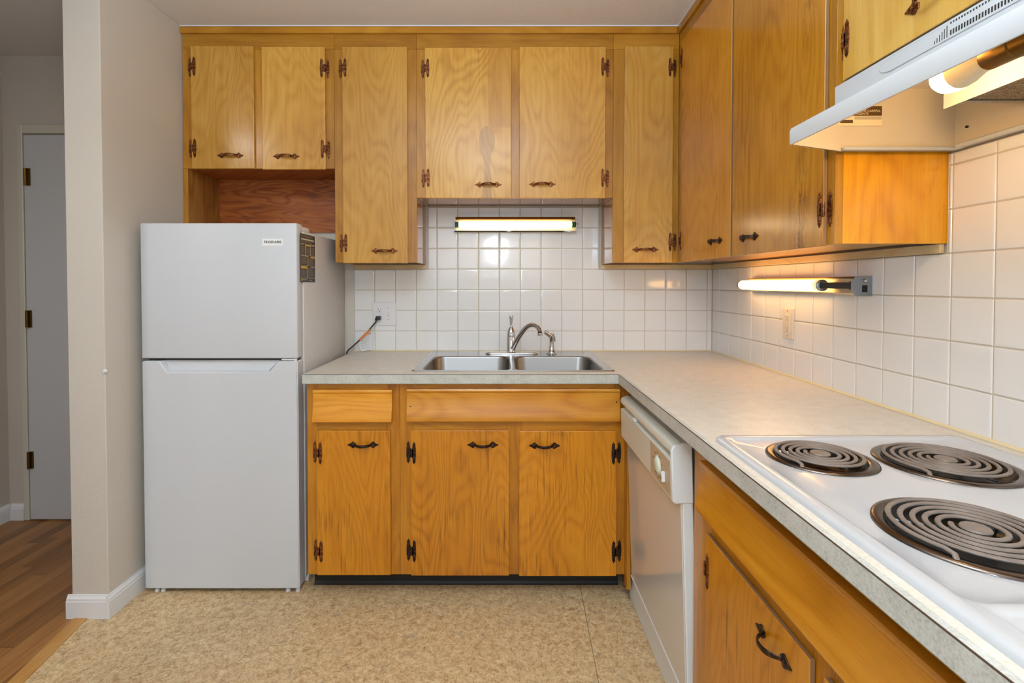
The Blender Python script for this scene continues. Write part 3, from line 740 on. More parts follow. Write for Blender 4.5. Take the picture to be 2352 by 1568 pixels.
# black cove base along the toe kick
bm = bmesh.new(); x0 = at(724, 1330, 'y', -.545).x
prism(bm, [(-.545, 0), (-.560, 0), (-.556, .004), (-.550, .012), (-.5485, .03), (-.5485, KB), (-.540, KB), (-.540, 0)], 'x', x0, xe - .017); box(bm, x0, xe - .017, -.54, -.52, 0.0005, KB - .001)
struct('baseboard_toe_kick', bm, 'black')

# ------------------------------------------------------------------ countertop (L shape, with cut-outs)
CXF, CYF, CXL = .4595, -.687, at(697, 859, 'z', CT).x
c = thing('countertop', 'beige speckled laminate countertop running around the corner with grey front edge', 'countertop', (.2, -.3, BT))
sk = [at(988, 808, 'z', CT), at(1358, 808, 'z', CT), at(1413, 853, 'z', CT), at(946, 853, 'z', CT)]
SX0, SX1 = (sk[0].x + sk[3].x) / 2, (sk[1].x + sk[2].x) / 2
SY1, SY0 = (sk[0].y + sk[1].y) / 2, (sk[2].y + sk[3].y) / 2
KX0, KX1, KY1 = .486, 1.052, at(1650, 1001, 'z', CT + .006).y
KY0 = KY1 - .765
eb = .012                                     # thickness of the glued-on front edge strip
outer = [(CXL, -.0065), (RW - .0065, -.0065), (RW - .0065, -2.68), (CXF + eb, -2.68), (CXF + eb, CYF + eb), (CXL, CYF + eb)]
bm = bmesh.new(); holed(bm, outer, [rrect(SX0 + .014, SX1 - .014, SY0 + .014, SY1 - .014, .03), rrect(KX0 + .012, KX1 - .012, KY0 + .012, KY1 - .012, .02)], BT, CT)
finish('worktop', bm, 'lam', c)
bm = bmesh.new()
pr = [(eb, BT), (.002, BT), (0, BT + .003), (0, CT - .0016), (.0016, CT - .0002), (eb, CT - .0002)]
prism(bm, [(CYF + a, b) for a, b in pr], 'x', CXL - .002, CXF + .003); prism(bm, [(CXF + a, b) for a, b in pr], 'y', -2.68, CYF + .004)
finish('front_edge', bm, 'lam_e', c)
bm = bmesh.new(); box(bm, CXL, CXF + .0018, CYF - .0003, CYF + .0013, CT - .0013, CT + .0003); box(bm, CXF - .0003, CXF + .0013, -2.68, CYF + .002, CT - .0013, CT + .0003)
finish('edge_seam', bm, 'seam', c)

# ------------------------------------------------------------------ sink
SZ = CT + .0045
c = thing('kitchen_sink', 'double-bowl stainless steel drop-in sink in the countertop below the wall lamp', 'sink', ((SX0 + SX1) / 2, (SY0 + SY1) / 2, CT))
b0 = at(1172, 830, 'z', SZ - .004).x; b1 = at(1180, 830, 'z', SZ - .004).x
byb, byf = at(1100, 817, 'z', SZ).y, at(1100, 850, 'z', SZ).y
bm = bmesh.new()
O = loopv(bm, rrect(SX0, SX1, SY0, SY1, .016), CT + .0003); O1 = loopv(bm, rrect(SX0 + .004, SX1 - .004, SY0 + .004, SY1 - .004, .015), SZ + .001)
O2 = loopv(bm, rrect(SX0 + .010, SX1 - .010, SY0 + .010, SY1 - .010, .014), SZ - .0012)
loft(bm, O, O1); loft(bm, O1, O2)
tops = [loopv(bm, rrect(x0, x1, byf, byb, .055, 8), SZ - .0012) for x0, x1 in ((SX0 + .040, b0), (b1, SX1 - .040))]
fill(bm, [O2] + tops)
finish('rim', bm, 'steel', c, True, angle=40)
for x0, x1 in ((SX0 + .040, b0), (b1, SX1 - .040)):
    bm = bmesh.new(); prev = None
    for ins, z, r in ((0, SZ - .0012, .055), (.003, SZ - .004, .055), (.005, SZ - .012, .055), (.012, SZ - .13, .055), (.02, SZ - .15, .05), (.04, SZ - .165, .04), (.10, SZ - .168, .02)):
        L = loopv(bm, rrect(x0 + ins, x1 - ins, byf + ins, byb - ins, r, 8), z)
        if prev: loft(bm, prev, L)
        prev = L
    bm.faces.new(prev); finish('bowl', bm, 'steel_b', c, True, angle=40)
for x0, x1 in ((SX0 + .040, b0), (b1, SX1 - .040)):
    bm = bmesh.new(); lathe(bm, [(.044, .0), (.042, .0025), (.034, .002), (.030, -.004), (.0, -.004)], ((x0 + x1) / 2, (byf + byb) / 2, SZ - .1675), 'z', 24); finish('drain', bm, 'chrome', c, True)

# ------------------------------------------------------------------ faucet and sprayer
fy = (byb + SY1) / 2 - .006
fp = at(1174, 808, 'y', fy)
k = D + fy
def fpt(u, v, yy=None): return at(u, v, 'y', fy if yy is None else yy)
c = thing('kitchen_faucet', 'chrome single-lever faucet with arched spout at the back of the sink', 'faucet', (fp.x, fy, SZ))
pl = [fpt(1115, 808).x, fpt(1236, 808).x]
bm = bmesh.new(); L = []
for ins, z in ((0, SZ + .0002), (0, SZ + .004), (.004, SZ + .0085), (.014, SZ + .010)):
    L.append(loopv(bm, rrect(pl[0] + ins, pl[1] - ins, fy - .030 + ins * .9, fy + .030 - ins * .9, .0295 - ins * .9, 8), z))
for a, b in zip(L, L[1:]): loft(bm, a, b)
bm.faces.new(L[-1]); finish('base_plate', bm, 'chrome', c, True, angle=50)
bx_, zb = fp.x, SZ + .009
zt = lambda v: fpt(1174, v).z
bm = bmesh.new(); lathe(bm, [(.0245, zb), (.0235, zb + .004), (.022, zb + .01), (.0215, zt(776)), (.0205, zt(775)), (.0205, zt(772)), (.0215, zt(771))], (bx_, fy, 0), 'z', 28, True, True); finish('body', bm, 'chrome', c, True)
bm = bmesh.new(); zh = zt(772)
lathe(bm, [(.0215, zh), (.0215, zh + .008), (.0195, zh + .022), (.0145, zh + .036), (.009, zh + .045), (.0055, zh + .053), (.0052, zh + .060), (.0075, zh + .076), (.0095, zh + .094), (.010, zh + .102), (.0085, zh + .1045), (.0, zh + .1045)], (bx_, fy, 0), 'z', 28, True); lv = finish('lever_handle', bm, 'chrome', c, True, angle=50)
bm = bmesh.new(); lathe(bm, [(.0035, -.001), (.0035, .003)], (bx_, fy - .0205, zh + .018), 'y', 12, True, True); finish('temperature_dot', bm, plain('red_dot', '#8a3a44', .4), lv)
sp = [(1178, 800), (1183, 789), (1190, 776), (1198, 764), (1206, 754), (1214, 748), (1222, 745.5), (1229, 746.5), (1235, 751), (1238.5, 757), (1240, 764)]
pts = [fpt(u, v, fy - .022 - .012 * i) for i, (u, v) in enumerate(sp)]
bm = bmesh.new(); tube(bm, pts, [.0125, .0125, .012, .012, .0118, .0118, .0115, .0115, .0115, .0115, .0115], 16); finish('spout', bm, 'chrome', c, True)
e = pts[-1]; bm = bmesh.new(); lathe(bm, [(.0125, e.z + .001), (.0125, e.z - .006), (.011, e.z - .0065), (.012, e.z - .007), (.0118, e.z - .014), (.008, e.z - .014)], (e.x + .001, e.y, 0), 'z', 20, True, True); finish('aerator', bm, 'chrome', c, True)
spx = at(1267, 808, 'y', fy)
c = thing('side_sprayer', 'chrome pull-out side sprayer standing right of the faucet', 'sprayer', (spx.x, fy, SZ))
bm = bmesh.new(); lathe(bm, [(.0265, SZ + .0002), (.0265, SZ + .003), (.022, SZ + .006), (.019, SZ + .014), (.0155, SZ + .018)], (spx.x, fy, 0), 'z', 24, True, True); finish('base', bm, 'chrome', c, True)
bm = bmesh.new(); zz = lambda v: at(1267, v, 'y', fy).z
lathe(bm, [(.0145, SZ + .016), (.0125, SZ + .03), (.0105, SZ + .05), (.0105, zz(783)), (.0115, zz(776))], (spx.x, fy, 0), 'z', 20, True, True)
pts = [at(1268, 778, 'y', fy), at(1267, 773, 'y', fy), at(1262, 769, 'y', fy - .004), at(1256, 765, 'y', fy - .010), at(1251.5, 762, 'y', fy - .014)]
tube(bm, pts, [.0115, .0125, .0115, .0105, .0110], 16); finish('spray_head', bm, 'chrome', c, True)
bm = bmesh.new(); pts = [at(1263, 764, 'y', fy + .004), at(1269, 766, 'y', fy + .004), at(1273, 772, 'y', fy + .003), at(1275, 784, 'y', fy + .001)]
tube(bm, pts, [.004, .0055, .005, .003], 10); finish('trigger', bm, 'chrome', c, True)

# ------------------------------------------------------------------ refrigerator
FY = -.62
FX0, FX1 = at(326.5, 900, 'y', FY).x, at(684, 900, 'y', FY).x
f_top, f_split, f_bot = at(1153, 512, 'y', FY).z, at(1153, 823, 'y', FY).z, at(1153, 1352, 'y', FY).z
fs2 = at(1153, 829, 'y', FY).z
c = thing('refrigerator', 'white top-freezer refrigerator standing against the left wall', 'refrigerator', ((FX0 + FX1) / 2, -.3, 0))
CXa, CXb = FX0 + .006, FX1 + .004
bm = B(CXa, CXb, FY + .062, -.015, .03, f_top - .028, .004, 2); finish('case', bm, 'fridge_case', c, True)
fz = finish('freezer_door', B(FX0, FX1, FY, FY + .058, f_split, f_top, .005, 3), 'fridge', c, True)
# lower door with the scooped hand grip
bm = bmesh.new(); g0, g1 = at(365, 830, 'y', FY).x, at(640, 830, 'y', FY).x; h0, h1 = at(384, 852, 'y', FY).x, at(620, 852, 'y', FY).x; gz = at(1153, 855, 'y', FY).z
zt_ = fs2; yb_ = FY + .058
i0, i1, iz = at(389, 848, 'y', FY + .012).x, at(616, 848, 'y', FY + .012).x, at(1153, 850, 'y', FY + .012).z
V = lambda x, y_, z_: bm.verts.new((x, y_, z_))
fr = dict(a=V(FX0, FY, f_bot), b=V(FX1, FY, f_bot), c=V(FX1, FY, zt_), d=V(g1, FY, zt_), e=V(h1, FY, gz), f=V(h0, FY, gz), g=V(g0, FY, zt_), h=V(FX0, FY, zt_))
bk = dict(a=V(FX0, yb_, f_bot), b=V(FX1, yb_, f_bot), c=V(FX1, yb_, zt_), h=V(FX0, yb_, zt_))
ii = dict(d=V(g1 - .006, FY + .026, zt_), e=V(i1, FY + .016, iz), f=V(i0, FY + .016, iz), g=V(g0 + .012, FY + .026, zt_))
for q in (('a', 'b', 'e', 'f'), ('b', 'c', 'd', 'e'), ('a', 'f', 'g', 'h')): bm.faces.new([fr[k_] for k_ in q])
for p_, q_ in (('d', 'e'), ('e', 'f'), ('f', 'g')): bm.faces.new((fr[p_], ii[p_], ii[q_], fr[q_]))
bm.faces.new((ii['d'], ii['e'], ii['f'], ii['g']))
bm.faces.new((fr['c'], bk['c'], bk['h'], fr['h'], fr['g'], ii['g'], ii['d'], fr['d']))
bm.faces.new((fr['a'], bk['a'], bk['b'], fr['b'])); bm.faces.new((fr['b'], bk['b'], bk['c'], fr['c'])); bm.faces.new((fr['a'], fr['h'], bk['h'], bk['a'])); bm.faces.new((bk['a'], bk['h'], bk['c'], bk['b']))
es = [e for e in bm.edges if e.calc_length() > .05 and (abs(e.verts[0].co.y - FY) < 1e-5 or abs(e.verts[1].co.y - FY) < 1e-5) and not (len(e.link_faces) == 2 and e.link_faces[0].normal.dot(e.link_faces[1].normal) > .99)]
bm.normal_update()
es = [e for e in es if e.calc_face_angle(0) > .1]
bmesh.ops.bevel(bm, geom=es, offset=.004, segments=3, affect='EDGES')
finish('refrigerator_door', bm, 'fridge', c, True)
finish('door_gasket', B(FX0 + .012, FX1 - .012, FY + .0582, FY + .0618, .04, f_top - .04), 'darkgrey', c)
finish('gap_seal', B(FX0 + .01, FX1 - .01, FY + .03, FY + .057, fs2 + .0004, f_split - .0004), 'darkgrey', c)
p0 = at(645, 823, 'y', FY); bm = B(p0.x, FX1 - .012, FY + .004, FY + .03, fs2 + .002, f_split - .002, .001); lathe(bm, [(.007, fs2), (.007, f_split)], (FX1 - .014, FY + .014, 0), 'z', 12, True, True); finish('middle_hinge', bm, 'white', c, True)
bm = B(FX1 - .075, FX1 - .004, FY + .02, FY + .15, f_top - .0275, f_top - .006, .004, 2); box(bm, FX1 - .05, FX1 - .002, FY + .035, FY + .064, f_top - .035, f_top - .028, .002); finish('hinge_cover', bm, 'white', c, True)
for u in (362, 376, 662, 686):
    p = at(u, 1352, 'y', FY + .016); x_ = min(p.x, FX1 - .012)
    bm = bmesh.new(); lathe(bm, [(.008, .0002), (.010, .003), (.010, .010), (.006, .011), (.006, .0275)], (x_, FY + .016, 0), 'z', 14, True, True); finish('foot', bm, 'white', c, True)
bm = bmesh.new(); lathe(bm, [(.016, -.012), (.016, .012)], (FX1 - .004, FY + .09, .0165), 'x', 16, True, True); finish('roller', bm, 'white', c, True)
# badge
p0, p1 = at(602, 548, 'y', FY), at(651, 564, 'y', FY)
bd = finish('badge', B(p0.x, p1.x, FY - .0012, FY - .0001, p1.z, p0.z, .0004), 'badge', fz)
tx = text('badge_lettering', 'FRIGIDAIRE', .0135, ((p0.x + p1.x) / 2, FY - .0014, (p0.z + p1.z) / 2), RX, 'ink', c, .0003, 1.02, .00035)
# consumer label on the side
yy = lambda u: CXb * F / (u - PX) - D
sy0, sy1 = yy(690.5), yy(723.5)
sz0, sz1 = at(690.5, 648, 'x', CXb).z, at(690.5, 535, 'x', CXb).z
bm = B(CXb + .0001, CXb + .0006, sy0, sy1, sz0, sz1); st = finish('consumer_label', bm, 'stick', c)
W_, H_ = sy1 - sy0, sz1 - sz0
def stick(nm, mat, rects):
    bm = bmesh.new()
    for a0, a1, b0_, b1_ in rects: box(bm, CXb + .0006, CXb + .0009, sy0 + W_ * a0, sy0 + W_ * a1, sz1 - H_ * b0_, sz1 - H_ * b1_)
    finish(nm, bm, mat, st)
for r_ in ((.35, .66, .215, .245), (.68, .98, .455, .485), (.03, .42, .665, .715), (.05, .13, .93, .97)): stick('yellow_heading', 'yellow', [r_])
stick('white_rules', 'print', [(0, 1, .198, .204), (0, 1, .436, .442), (0, 1, .645, .65), (0, 1, .905, .915), (.32, .34, .2, .436), (.66, .68, .2, .436), (.50, .52, .44, .645), (.42, .44, .65, .905), (.05, .92, .095, .125), (.04, .2, .21, .222), (.7, .95, .21, .225), (.04, .5, .45, .46), (.68, .97, .672, .685), (.14, .4, .94, .95), (.6, .75, .955, .965)])
rr = []
for (a0, a1, b0_, b1_) in ((.04, .3, .25, .42), (.36, .64, .27, .42), (.7, .97, .25, .42), (.04, .48, .48, .63), (.55, .97, .5, .63), (.04, .4, .74, .89), (.47, .96, .7, .89), (.05, .9, .03, .08), (.05, .9, .14, .185)):
    n = max(2, int((b1_ - b0_) / .018))
    for i in range(n):
        b = b0_ + (b1_ - b0_) * i / n; rr.append((a0, a0 + (a1 - a0) * random.uniform(.7, 1), b, b + .007))
stick('small_print', 'grey_print', rr)

# ------------------------------------------------------------------ cord, plug and tag
oy = -.0066
c = thing('outlet_plate', 'white two-gang plate with outlet and toggle switch on the back wall by the refrigerator', 'outlet', (*at(882, 720, 'y', 0).xy, at(882, 720, 'y', 0).z), 'outlet plates on the tiled walls')
p0, p1 = at(856, 694, 'y', -.009), at(909.5, 747, 'y', -.009)
finish('plate', B(p0.x, p1.x, oy - .0062, oy - .0003, p1.z, p0.z, .002, 2), 'plate', c)
zl = oy - .0063
for v in (712, 731):
    p = at(872, v, 'y', zl); bm = bmesh.new(); lathe(bm, [(.0165, zl + .001), (.0165, zl - .0008), (.0155, zl - .0016)], (p.x, 0, p.z), 'y', 24, True, True); s_ = finish('socket', bm, 'plate', c, True)
    bm = bmesh.new(); box(bm, p.x - .0075, p.x - .0055, zl - .0019, zl - .001, p.z - .0005, p.z + .0075); box(bm, p.x + .0055, p.x + .007, zl - .0019, zl - .001, p.z - .0005, p.z + .0065); lathe(bm, [(.0026, zl - .001), (.0026, zl - .0019)], (p.x, 0, p.z - .007), 'y', 10, True, True); finish('slots', bm, 'slot', s_)
p = at(892, 720.5, 'y', zl); bm = B(p.x - .0052, p.x + .0052, zl - .0006, zl + .001, p.z - .0125, p.z + .0125); finish('switch_slot', bm, 'ivory', c)
bm = bmesh.new(); prism(bm, [(zl - .0005, p.z - .004), (zl - .0095, p.z - .010), (zl - .011, p.z - .006), (zl - .0005, p.z + .006)], 'x', p.x - .0036, p.x + .0036, .0006); finish('toggle', bm, 'ivory', c)
for v in (707, 733.5):
    p = at(892, v, 'y', zl); bm = bmesh.new(); lathe(bm, [(.0032, zl + .0005), (.003, zl - .0008), (.001, zl - .0012)], (p.x, 0, p.z), 'y', 12, True, True); finish('screw', bm, 'alum', c, True)
c = thing('power_cord', 'dark power cord with a tagged plug in the outlet beside the refrigerator', 'cord', (*at(872, 731, 'y', zl).xy, at(872, 731, 'y', zl).z))
p = at(871, 730, 'y', -.025); pg = Vector((at(871.5, 731, 'y', zl).x, 0, p.z))
bm = B(pg.x - .014, pg.x + .010, zl - .030, zl - .0022, pg.z - .009, pg.z + .010, .003, 2); box(bm, pg.x - .018, pg.x - .004, zl - .028, zl - .010, pg.z - .013, pg.z - .001, .003, 2); finish('plug', bm, 'cord', c, True)
pts = [(pg.x - .012, zl - .02, pg.z - .008)] + [tuple(at(u, v, 'y', y_)) for u, v, y_ in ((864, 738, -.03), (856, 747.5, -.034), (848, 757, -.037), (837, 770, -.038), (826, 781, -.039), (817, 789, -.04), (808, 797, -.04), (802, 801.5, -.04), (797, 808, -.04))]
bm = bmesh.new(); tube(bm, pts, .0036, 10)
a_ = Vector(pts[-1]); tube(bm, [a_, a_ + Vector((-.003, .003, -.014)), a_ + Vector((-.005, .006, -.05)), a_ + Vector((-.005, .008, -.2))], .0036, 10)
finish('cable', bm, 'cord', c, True)
q0, q1 = at(848.5, 757, 'y', -.0415), at(826, 781, 'y', -.0435)
bm = bmesh.new(); dvec = (q1 - q0).normalized(); nv = Vector((dvec.z, 0, -dvec.x)) * .0045
ring = [q0 + nv, q0 - nv, q1 - nv, q1 + nv]; vv = [bm.verts.new(r_) for r_ in ring] + [bm.verts.new(r_ + Vector((0, -.0012, 0))) for r_ in ring]
bm.faces.new(vv[:4]); bm.faces.new(vv[4:][::-1])
for k_ in range(4): bm.faces.new((vv[k_], vv[(k_ + 1) % 4], vv[4 + (k_ + 1) % 4], vv[4 + k_]))
w0, w1 = at(841, 766, 'y', -.042), at(852, 765.5, 'y', -.036); tube(bm, [w0, w1], .0022, 6); finish('orange_band', bm, 'orange', c)
bm = bmesh.new()
def sheet(bm, P, th=.0006):
    a = [bm.verts.new(p_) for p_ in P]; b = [bm.verts.new(p_ + Vector((0, -th, 0))) for p_ in P]; n = len(P)
    bm.faces.new(a); bm.faces.new(b[::-1])
    for k_ in range(n): bm.faces.new((a[k_], a[(k_ + 1) % n], b[(k_ + 1) % n], b[k_]))
sheet(bm, [at(846, 758, 'y', -.020), at(855, 764, 'y', -.020), at(856, 803, 'y', -.014), at(830, 806.5, 'y', -.020), at(821, 783, 'y', -.032)])
sheet(bm, [at(847, 756, 'y', -.034), at(818, 771, 'y', -.034), at(821, 782, 'y', -.034)])
tg = finish('paper_tag', bm, 'paper', c)
bm = bmesh.new()
for i, v in enumerate((776, 780, 783.5, 787, 791, 795, 799)):
    e0 = at(829 - (i < 1) * -4, v + 2, 'y', -.034 + .0022 * i); e1 = at(852 - (i % 3) * 2.5, v - 1, 'y', -.0225 + .0006 * i); e0.y = e1.y = min(e0.y, e1.y) - .001
    tube(bm, [e0, e1], .00045, 4)
finish('printed_lines', bm, 'grey_print', tg)

# outlet on the right wall
c = thing('outlet_plate', 'ivory single outlet plate on the right tiled wall below the wall lamp', 'outlet', tuple(at(1809, 745, 'x', RW - .007)), 'outlet plates on the tiled walls')
rx = RW - .0066
g0, g1 = at(1797, 745, 'x', rx - .006).y, at(1821, 745, 'x', rx - .006).y
gz1, gz0 = at(1809, 708, 'x', rx - .006).z, at(1809, 777, 'x', rx - .006).z
gm = (g0 + g1) / 2
finish('plate', B(rx - .0062, rx - .0003, g0, g1, gz0, gz1, .002, 2), 'ivory', c)
xl_ = rx - .0063; zc_ = (gz0 + gz1) / 2
gi = finish('receptacle', B(xl_ - .0018, xl_ + .001, gm - .0165, gm + .0165, zc_ - .034, zc_ + .034, .001), 'ivory', c)
bm = bmesh.new()
for s in (-1, 1):
    zc2 = zc_ + s * .021
    for q in (-.0065, .0055): box(bm, xl_ - .0021, xl_ - .0012, gm + q, gm + q + .0014, zc2 - .001, zc2 + .007)
    lathe(bm, [(.0022, xl_ - .0012), (.0022, xl_ - .0022)], (0, gm, zc2 - .0075), 'x', 10, True, True)
finish('slots', bm, 'slot', gi)
finish('reset_button', B(xl_ - .0028, xl_ - .0012, gm - .006, gm + .006, zc_ - .004, zc_ + .004, .0005), 'ivory', gi)
for s in (-1, 1):
    bm = bmesh.new(); lathe(bm, [(.003, xl_ + .0005), (.0028, xl_ - .0008), (.001, xl_ - .0012)], (0, gm, zc_ + s * .048), 'x', 12, True, True); finish('screw', bm, 'alum', c, True)

# ------------------------------------------------------------------ wall lamps (fluorescent)
# over the sink
ly0 = -.0068
c = thing('wall_lamp', 'lit fluorescent wall lamp with green tube caps on the tile above the sink', 'lamp', tuple(at(1184, 516, 'y', -.03)), 'fluorescent lamps on the tiled walls')
yl = -.062
x0, x1 = at(1041, 516, 'y', yl).x, at(1326, 516, 'y', yl).x; zb_, zt2 = at(1184, 531, 'y', yl).z, at(1184, 500, 'y', yl).z
bm = bmesh.new(); prism(bm, [(ly0, zb_ + .002), (ly0, zt2 + .004), (ly0 - .016, zt2 + .004), (ly0 - .016, zb_ + .002)], 'x', x0 + .003, x1 - .003); finish('back_channel', bm, 'reflector', c)
bm = bmesh.new(); prism(bm, [(ly0 - .016, zt2 - .006), (ly0 - .016, zt2 + .004), (yl - .004, zt2 + .004), (yl - .006, zt2 - .008), (yl - .0045, zt2 - .0085), (yl - .002, zt2 + .001)], 'x', x0 + .012, x1 - .012); finish('top_shade', bm, 'amber_metal', c)
bm = bmesh.new(); prism(bm, [(ly0 - .016, zb_ + .004), (ly0 - .016, zb_ + .001), (yl + .026, zb_ - .001), (yl + .022, zb_ + .006), (yl + .0235, zb_ + .006), (yl + .027, zb_ + .001)], 'x', x0 + .001, x1 - .001); finish('bottom_trim', bm, 'chrome', c)
zc_ = (zb_ + zt2) / 2 + .002; rt = .0155
ta, tb = at(1052, 516, 'y', yl + .018).x, at(1315, 516, 'y', yl + .018).x
bm = bmesh.new(); lathe(bm, [(rt, ta + .008), (rt, tb - .008)], (0, yl + .018, zc_), 'x', 20); tu = finish('fluorescent_tube', bm, 'tube', c, True)
for s, e_ in ((1, ta), (-1, tb)):
    bm = bmesh.new(); lathe(bm, [(rt * .7, e_ - s * .002), (rt + .0006, e_ - s * .0005), (rt + .0006, e_ + s * .0045)], (0, yl + .018, zc_), 'x', 20, True, True); finish('tube_cap', bm, 'green', tu, True)
    finish('end_bracket', B(e_ - s * .019, e_ - s * .016, yl + .001, ly0 - .0005, zb_ + .001, zt2 - .004, .0006), 'alum', c)
    finish('lamp_holder', B(e_ - s * .0155, e_ - s * .0028, yl + .004, yl + .035, zc_ - .012, zc_ + .013, .001), 'black', c)
bm = bmesh.new(); lathe(bm, [(.003, x1 - .001), (.003, x1 + .005), (.0015, x1 + .006)], (0, yl + .02, zc_ + .004), 'x', 10, True, True); finish('switch_knob', bm, 'brass', c, True)
# on the right wall
c = thing('wall_lamp', 'lit fluorescent wall lamp with exposed end bracket on the right tiled wall', 'lamp', tuple(at(1830, 655, 'x', RW - .03)), 'fluorescent lamps on the tiled walls')
xl2 = RW - .0068; xf = RW - .068
ya, yb2 = at(1698, 655, 'x', xf).y, at(1956, 655, 'x', xf).y
zt3, zb3 = at(1950, 634, 'x', xf).z, at(1950, 679, 'x', xf).z
bm = bmesh.new(); prism(bm, [(xl2, zb3 + .004), (xl2, zt3 - .002), (xl2 - .016, zt3 - .002), (xl2 - .016, zb3 + .004)], 'y', yb2 + .002, ya); finish('back_channel', bm, 'reflector', c)
bm = bmesh.new(); prism(bm, [(xl2 - .015, zt3 - .007), (xl2 - .015, zt3 - .002), (xf + .036, zt3 - .0005), (xf + .030, zt3 - .003), (xf + .031, zt3 - .0045), (xf + .037, zt3 - .0035)], 'y', yb2 + .002, ya - .015); finish('top_shade', bm, 'amber_metal', c)
bm = bmesh.new(); prism(bm, [(xl2 - .015, zb3 + .006), (xl2 - .015, zb3 + .003), (xf + .034, zb3 + .002), (xf + .029, zb3 + .008), (xf + .0305, zb3 + .0085), (xf + .036, zb3 + .005)], 'y', yb2 + .002, ya - .012); finish('bottom_trim', bm, 'chrome', c)
rt = .019; zc3 = (zt3 + zb3) / 2 + .001; xt = xf + .012
te = at(1889, 655, 'x', xt).y
bm = bmesh.new(); lathe(bm, [(rt * .6, ya + .002), (rt * .9, ya), (rt, ya - .006), (rt, te + .026)], (xt, 0, zc3), 'y', 20); tu = finish('fluorescent_tube', bm, 'tube_r', c, True)
bm = bmesh.new(); lathe(bm, [(rt, te + .0262), (rt, te + .004)], (xt, 0, zc3), 'y', 20); finish('tube_end', bm, 'tube_end', tu, True)
bm = bmesh.new(); lathe(bm, [(rt + .0006, te + .0045), (rt + .0006, te - .001), (rt * .8, te - .003), (0, te - .003)], (xt, 0, zc3), 'y', 20, True); finish('tube_cap', bm, 'alum', tu, True)
bm = bmesh.new(); lathe(bm, [(rt * .97, ya + .0022), (rt * .9, ya + .010), (rt * .5, ya + .014)], (xt, 0, zc3), 'y', 16, True, True); finish('lamp_holder', bm, 'black', c, True)
bm = B(xt - .010, xt + .012, yb2 + .012, te - .0035, zc3 - .010, zc3 + .010, .002); box(bm, xt - .012, xt + .016, yb2 + .002, yb2 + .012, zc3 - .013, zc3 + .013, .001); finish('lamp_holder', bm, 'black', c)
bm = bmesh.new(); zz1, zz0 = zt3 + .001, zb3 - .001; zm = (zz0 + zz1) / 2; hh = (zz1 - zz0) / 2
xo = xf - .002
prism(bm, [(xo, zm + hh * .45), (xo + .014, zz1), (xl2, zz1), (xl2, zz0), (xo + .014, zz0), (xo, zm - hh * .55)], 'y', yb2, yb2 - .0015, .0004)
eb_ = finish('end_bracket', bm, 'alum', c)
bm = bmesh.new(); lathe(bm, [(.0065, yb2 - .0014), (.0065, yb2 - .004), (.004, yb2 - .008), (.0, yb2 - .009)], ((xo + xl2) / 2 + .008, 0, zm + hh * .52), 'y', 14, True); finish('starter_button', bm, 'chrome', eb_, True)
finish('starter_slot', B((xo + xl2) / 2 + .001, (xo + xl2) / 2 + .017, yb2 - .0019, yb2 - .0014, zm - hh * .62, zm + hh * .08), 'black', eb_)
# clear film stuck on the tile beside the lamp
q = at(1984, 657, 'x', RW - .0072); bm = bmesh.new()
pts = [(q.y + .020, q.z + .022), (q.y + .004, q.z + .024), (q.y - .008, q.z + .016), (q.y - .013, q.z + .002), (q.y - .016, q.z - .018), (q.y - .004, q.z - .026), (q.y + .012, q.z - .024), (q.y + .020, q.z - .018)]
prism(bm, pts, 'x', RW - .0071, RW - .0079, .0003)
tag(finish('adhesive_patch', bm, 'film', None), 'clear scrap of film stuck on the tile beside the right wall lamp', 'film')

# ------------------------------------------------------------------ dishwasher
c = thing('dishwasher', 'white built-in dishwasher with dial, its door slightly ajar, under the right counter', 'dishwasher', (.6, -.99, 0))
DY0, DY1 = -1.292, -.700
finish('tub', B(.542, 1.08, DY0 + .002, DY1 - .002, .06, .862), 'dw_w', c)
finish('access_panel', B(.519, .541, DY0 + .002, DY1 + .06, .002, .118, .002), 'dw_w', c)
TL = math.radians(1.9)                       # the door leans out at the top, turned on its bottom edge
def lean(bm):
    bmesh.ops.rotate(bm, verts=bm.verts[:], cent=(.530, 0, .12), matrix=Matrix.Rotation(-TL, 3, 'Y')); return bm
cz0 = .672; cz1 = .832
finish('door_shell', lean(B(.5145, .545, DY0, DY1, .125, .836, .003)), 'dw_w', c)
finish('door_panel', lean(B(.5105, .5143, DY0 + .003, DY1 - .002, .128, cz0 - .001, .001)), 'dw_door', c)
finish('panel_strip', lean(B(.5075, .5103, DY0 + .002, DY1 - .002, .122, .128, .001)), 'trimw', c)
bm = bmesh.new(); CXo = .488
prof = [(.5143, cz0 + .002), (CXo + .006, cz0), (CXo, cz0 + .006), (CXo, cz1 - .045), (CXo + .016, cz1 - .042), (CXo + .018, cz1 - .026), (CXo + .001, cz1 - .022), (CXo, cz1 - .014), (CXo + .004, cz1 - .004), (CXo + .012, cz1), (.5143, cz1 + .006)]
prism(bm, prof, 'y', DY0 + .012, DY1)
cp = finish('control_panel', lean(bm), 'dw_panel', c, True, angle=30)
bm = bmesh.new(); prism(bm, [(.545, cz0 - .001), (CXo + .006, cz0 - .001), (CXo - .001, cz0 + .006), (CXo - .001, cz1 - .012), (CXo + .004, cz1 - .002), (CXo + .012, cz1 + .001), (.520, cz1 + .006), (.545, cz1 + .006)], 'y', DY0 - .003, DY0 + .0118, .003)
finish('end_cap', lean(bm), 'dw_w', c, True)
finish('dial_insert', lean(B(CXo - .0008, CXo - .0001, DY0 + .016, DY0 + .20, cz0 + .012, cz1 - .048)), 'dw_brown', cp)
ky, kz = DY0 + .125, cz0 + .062
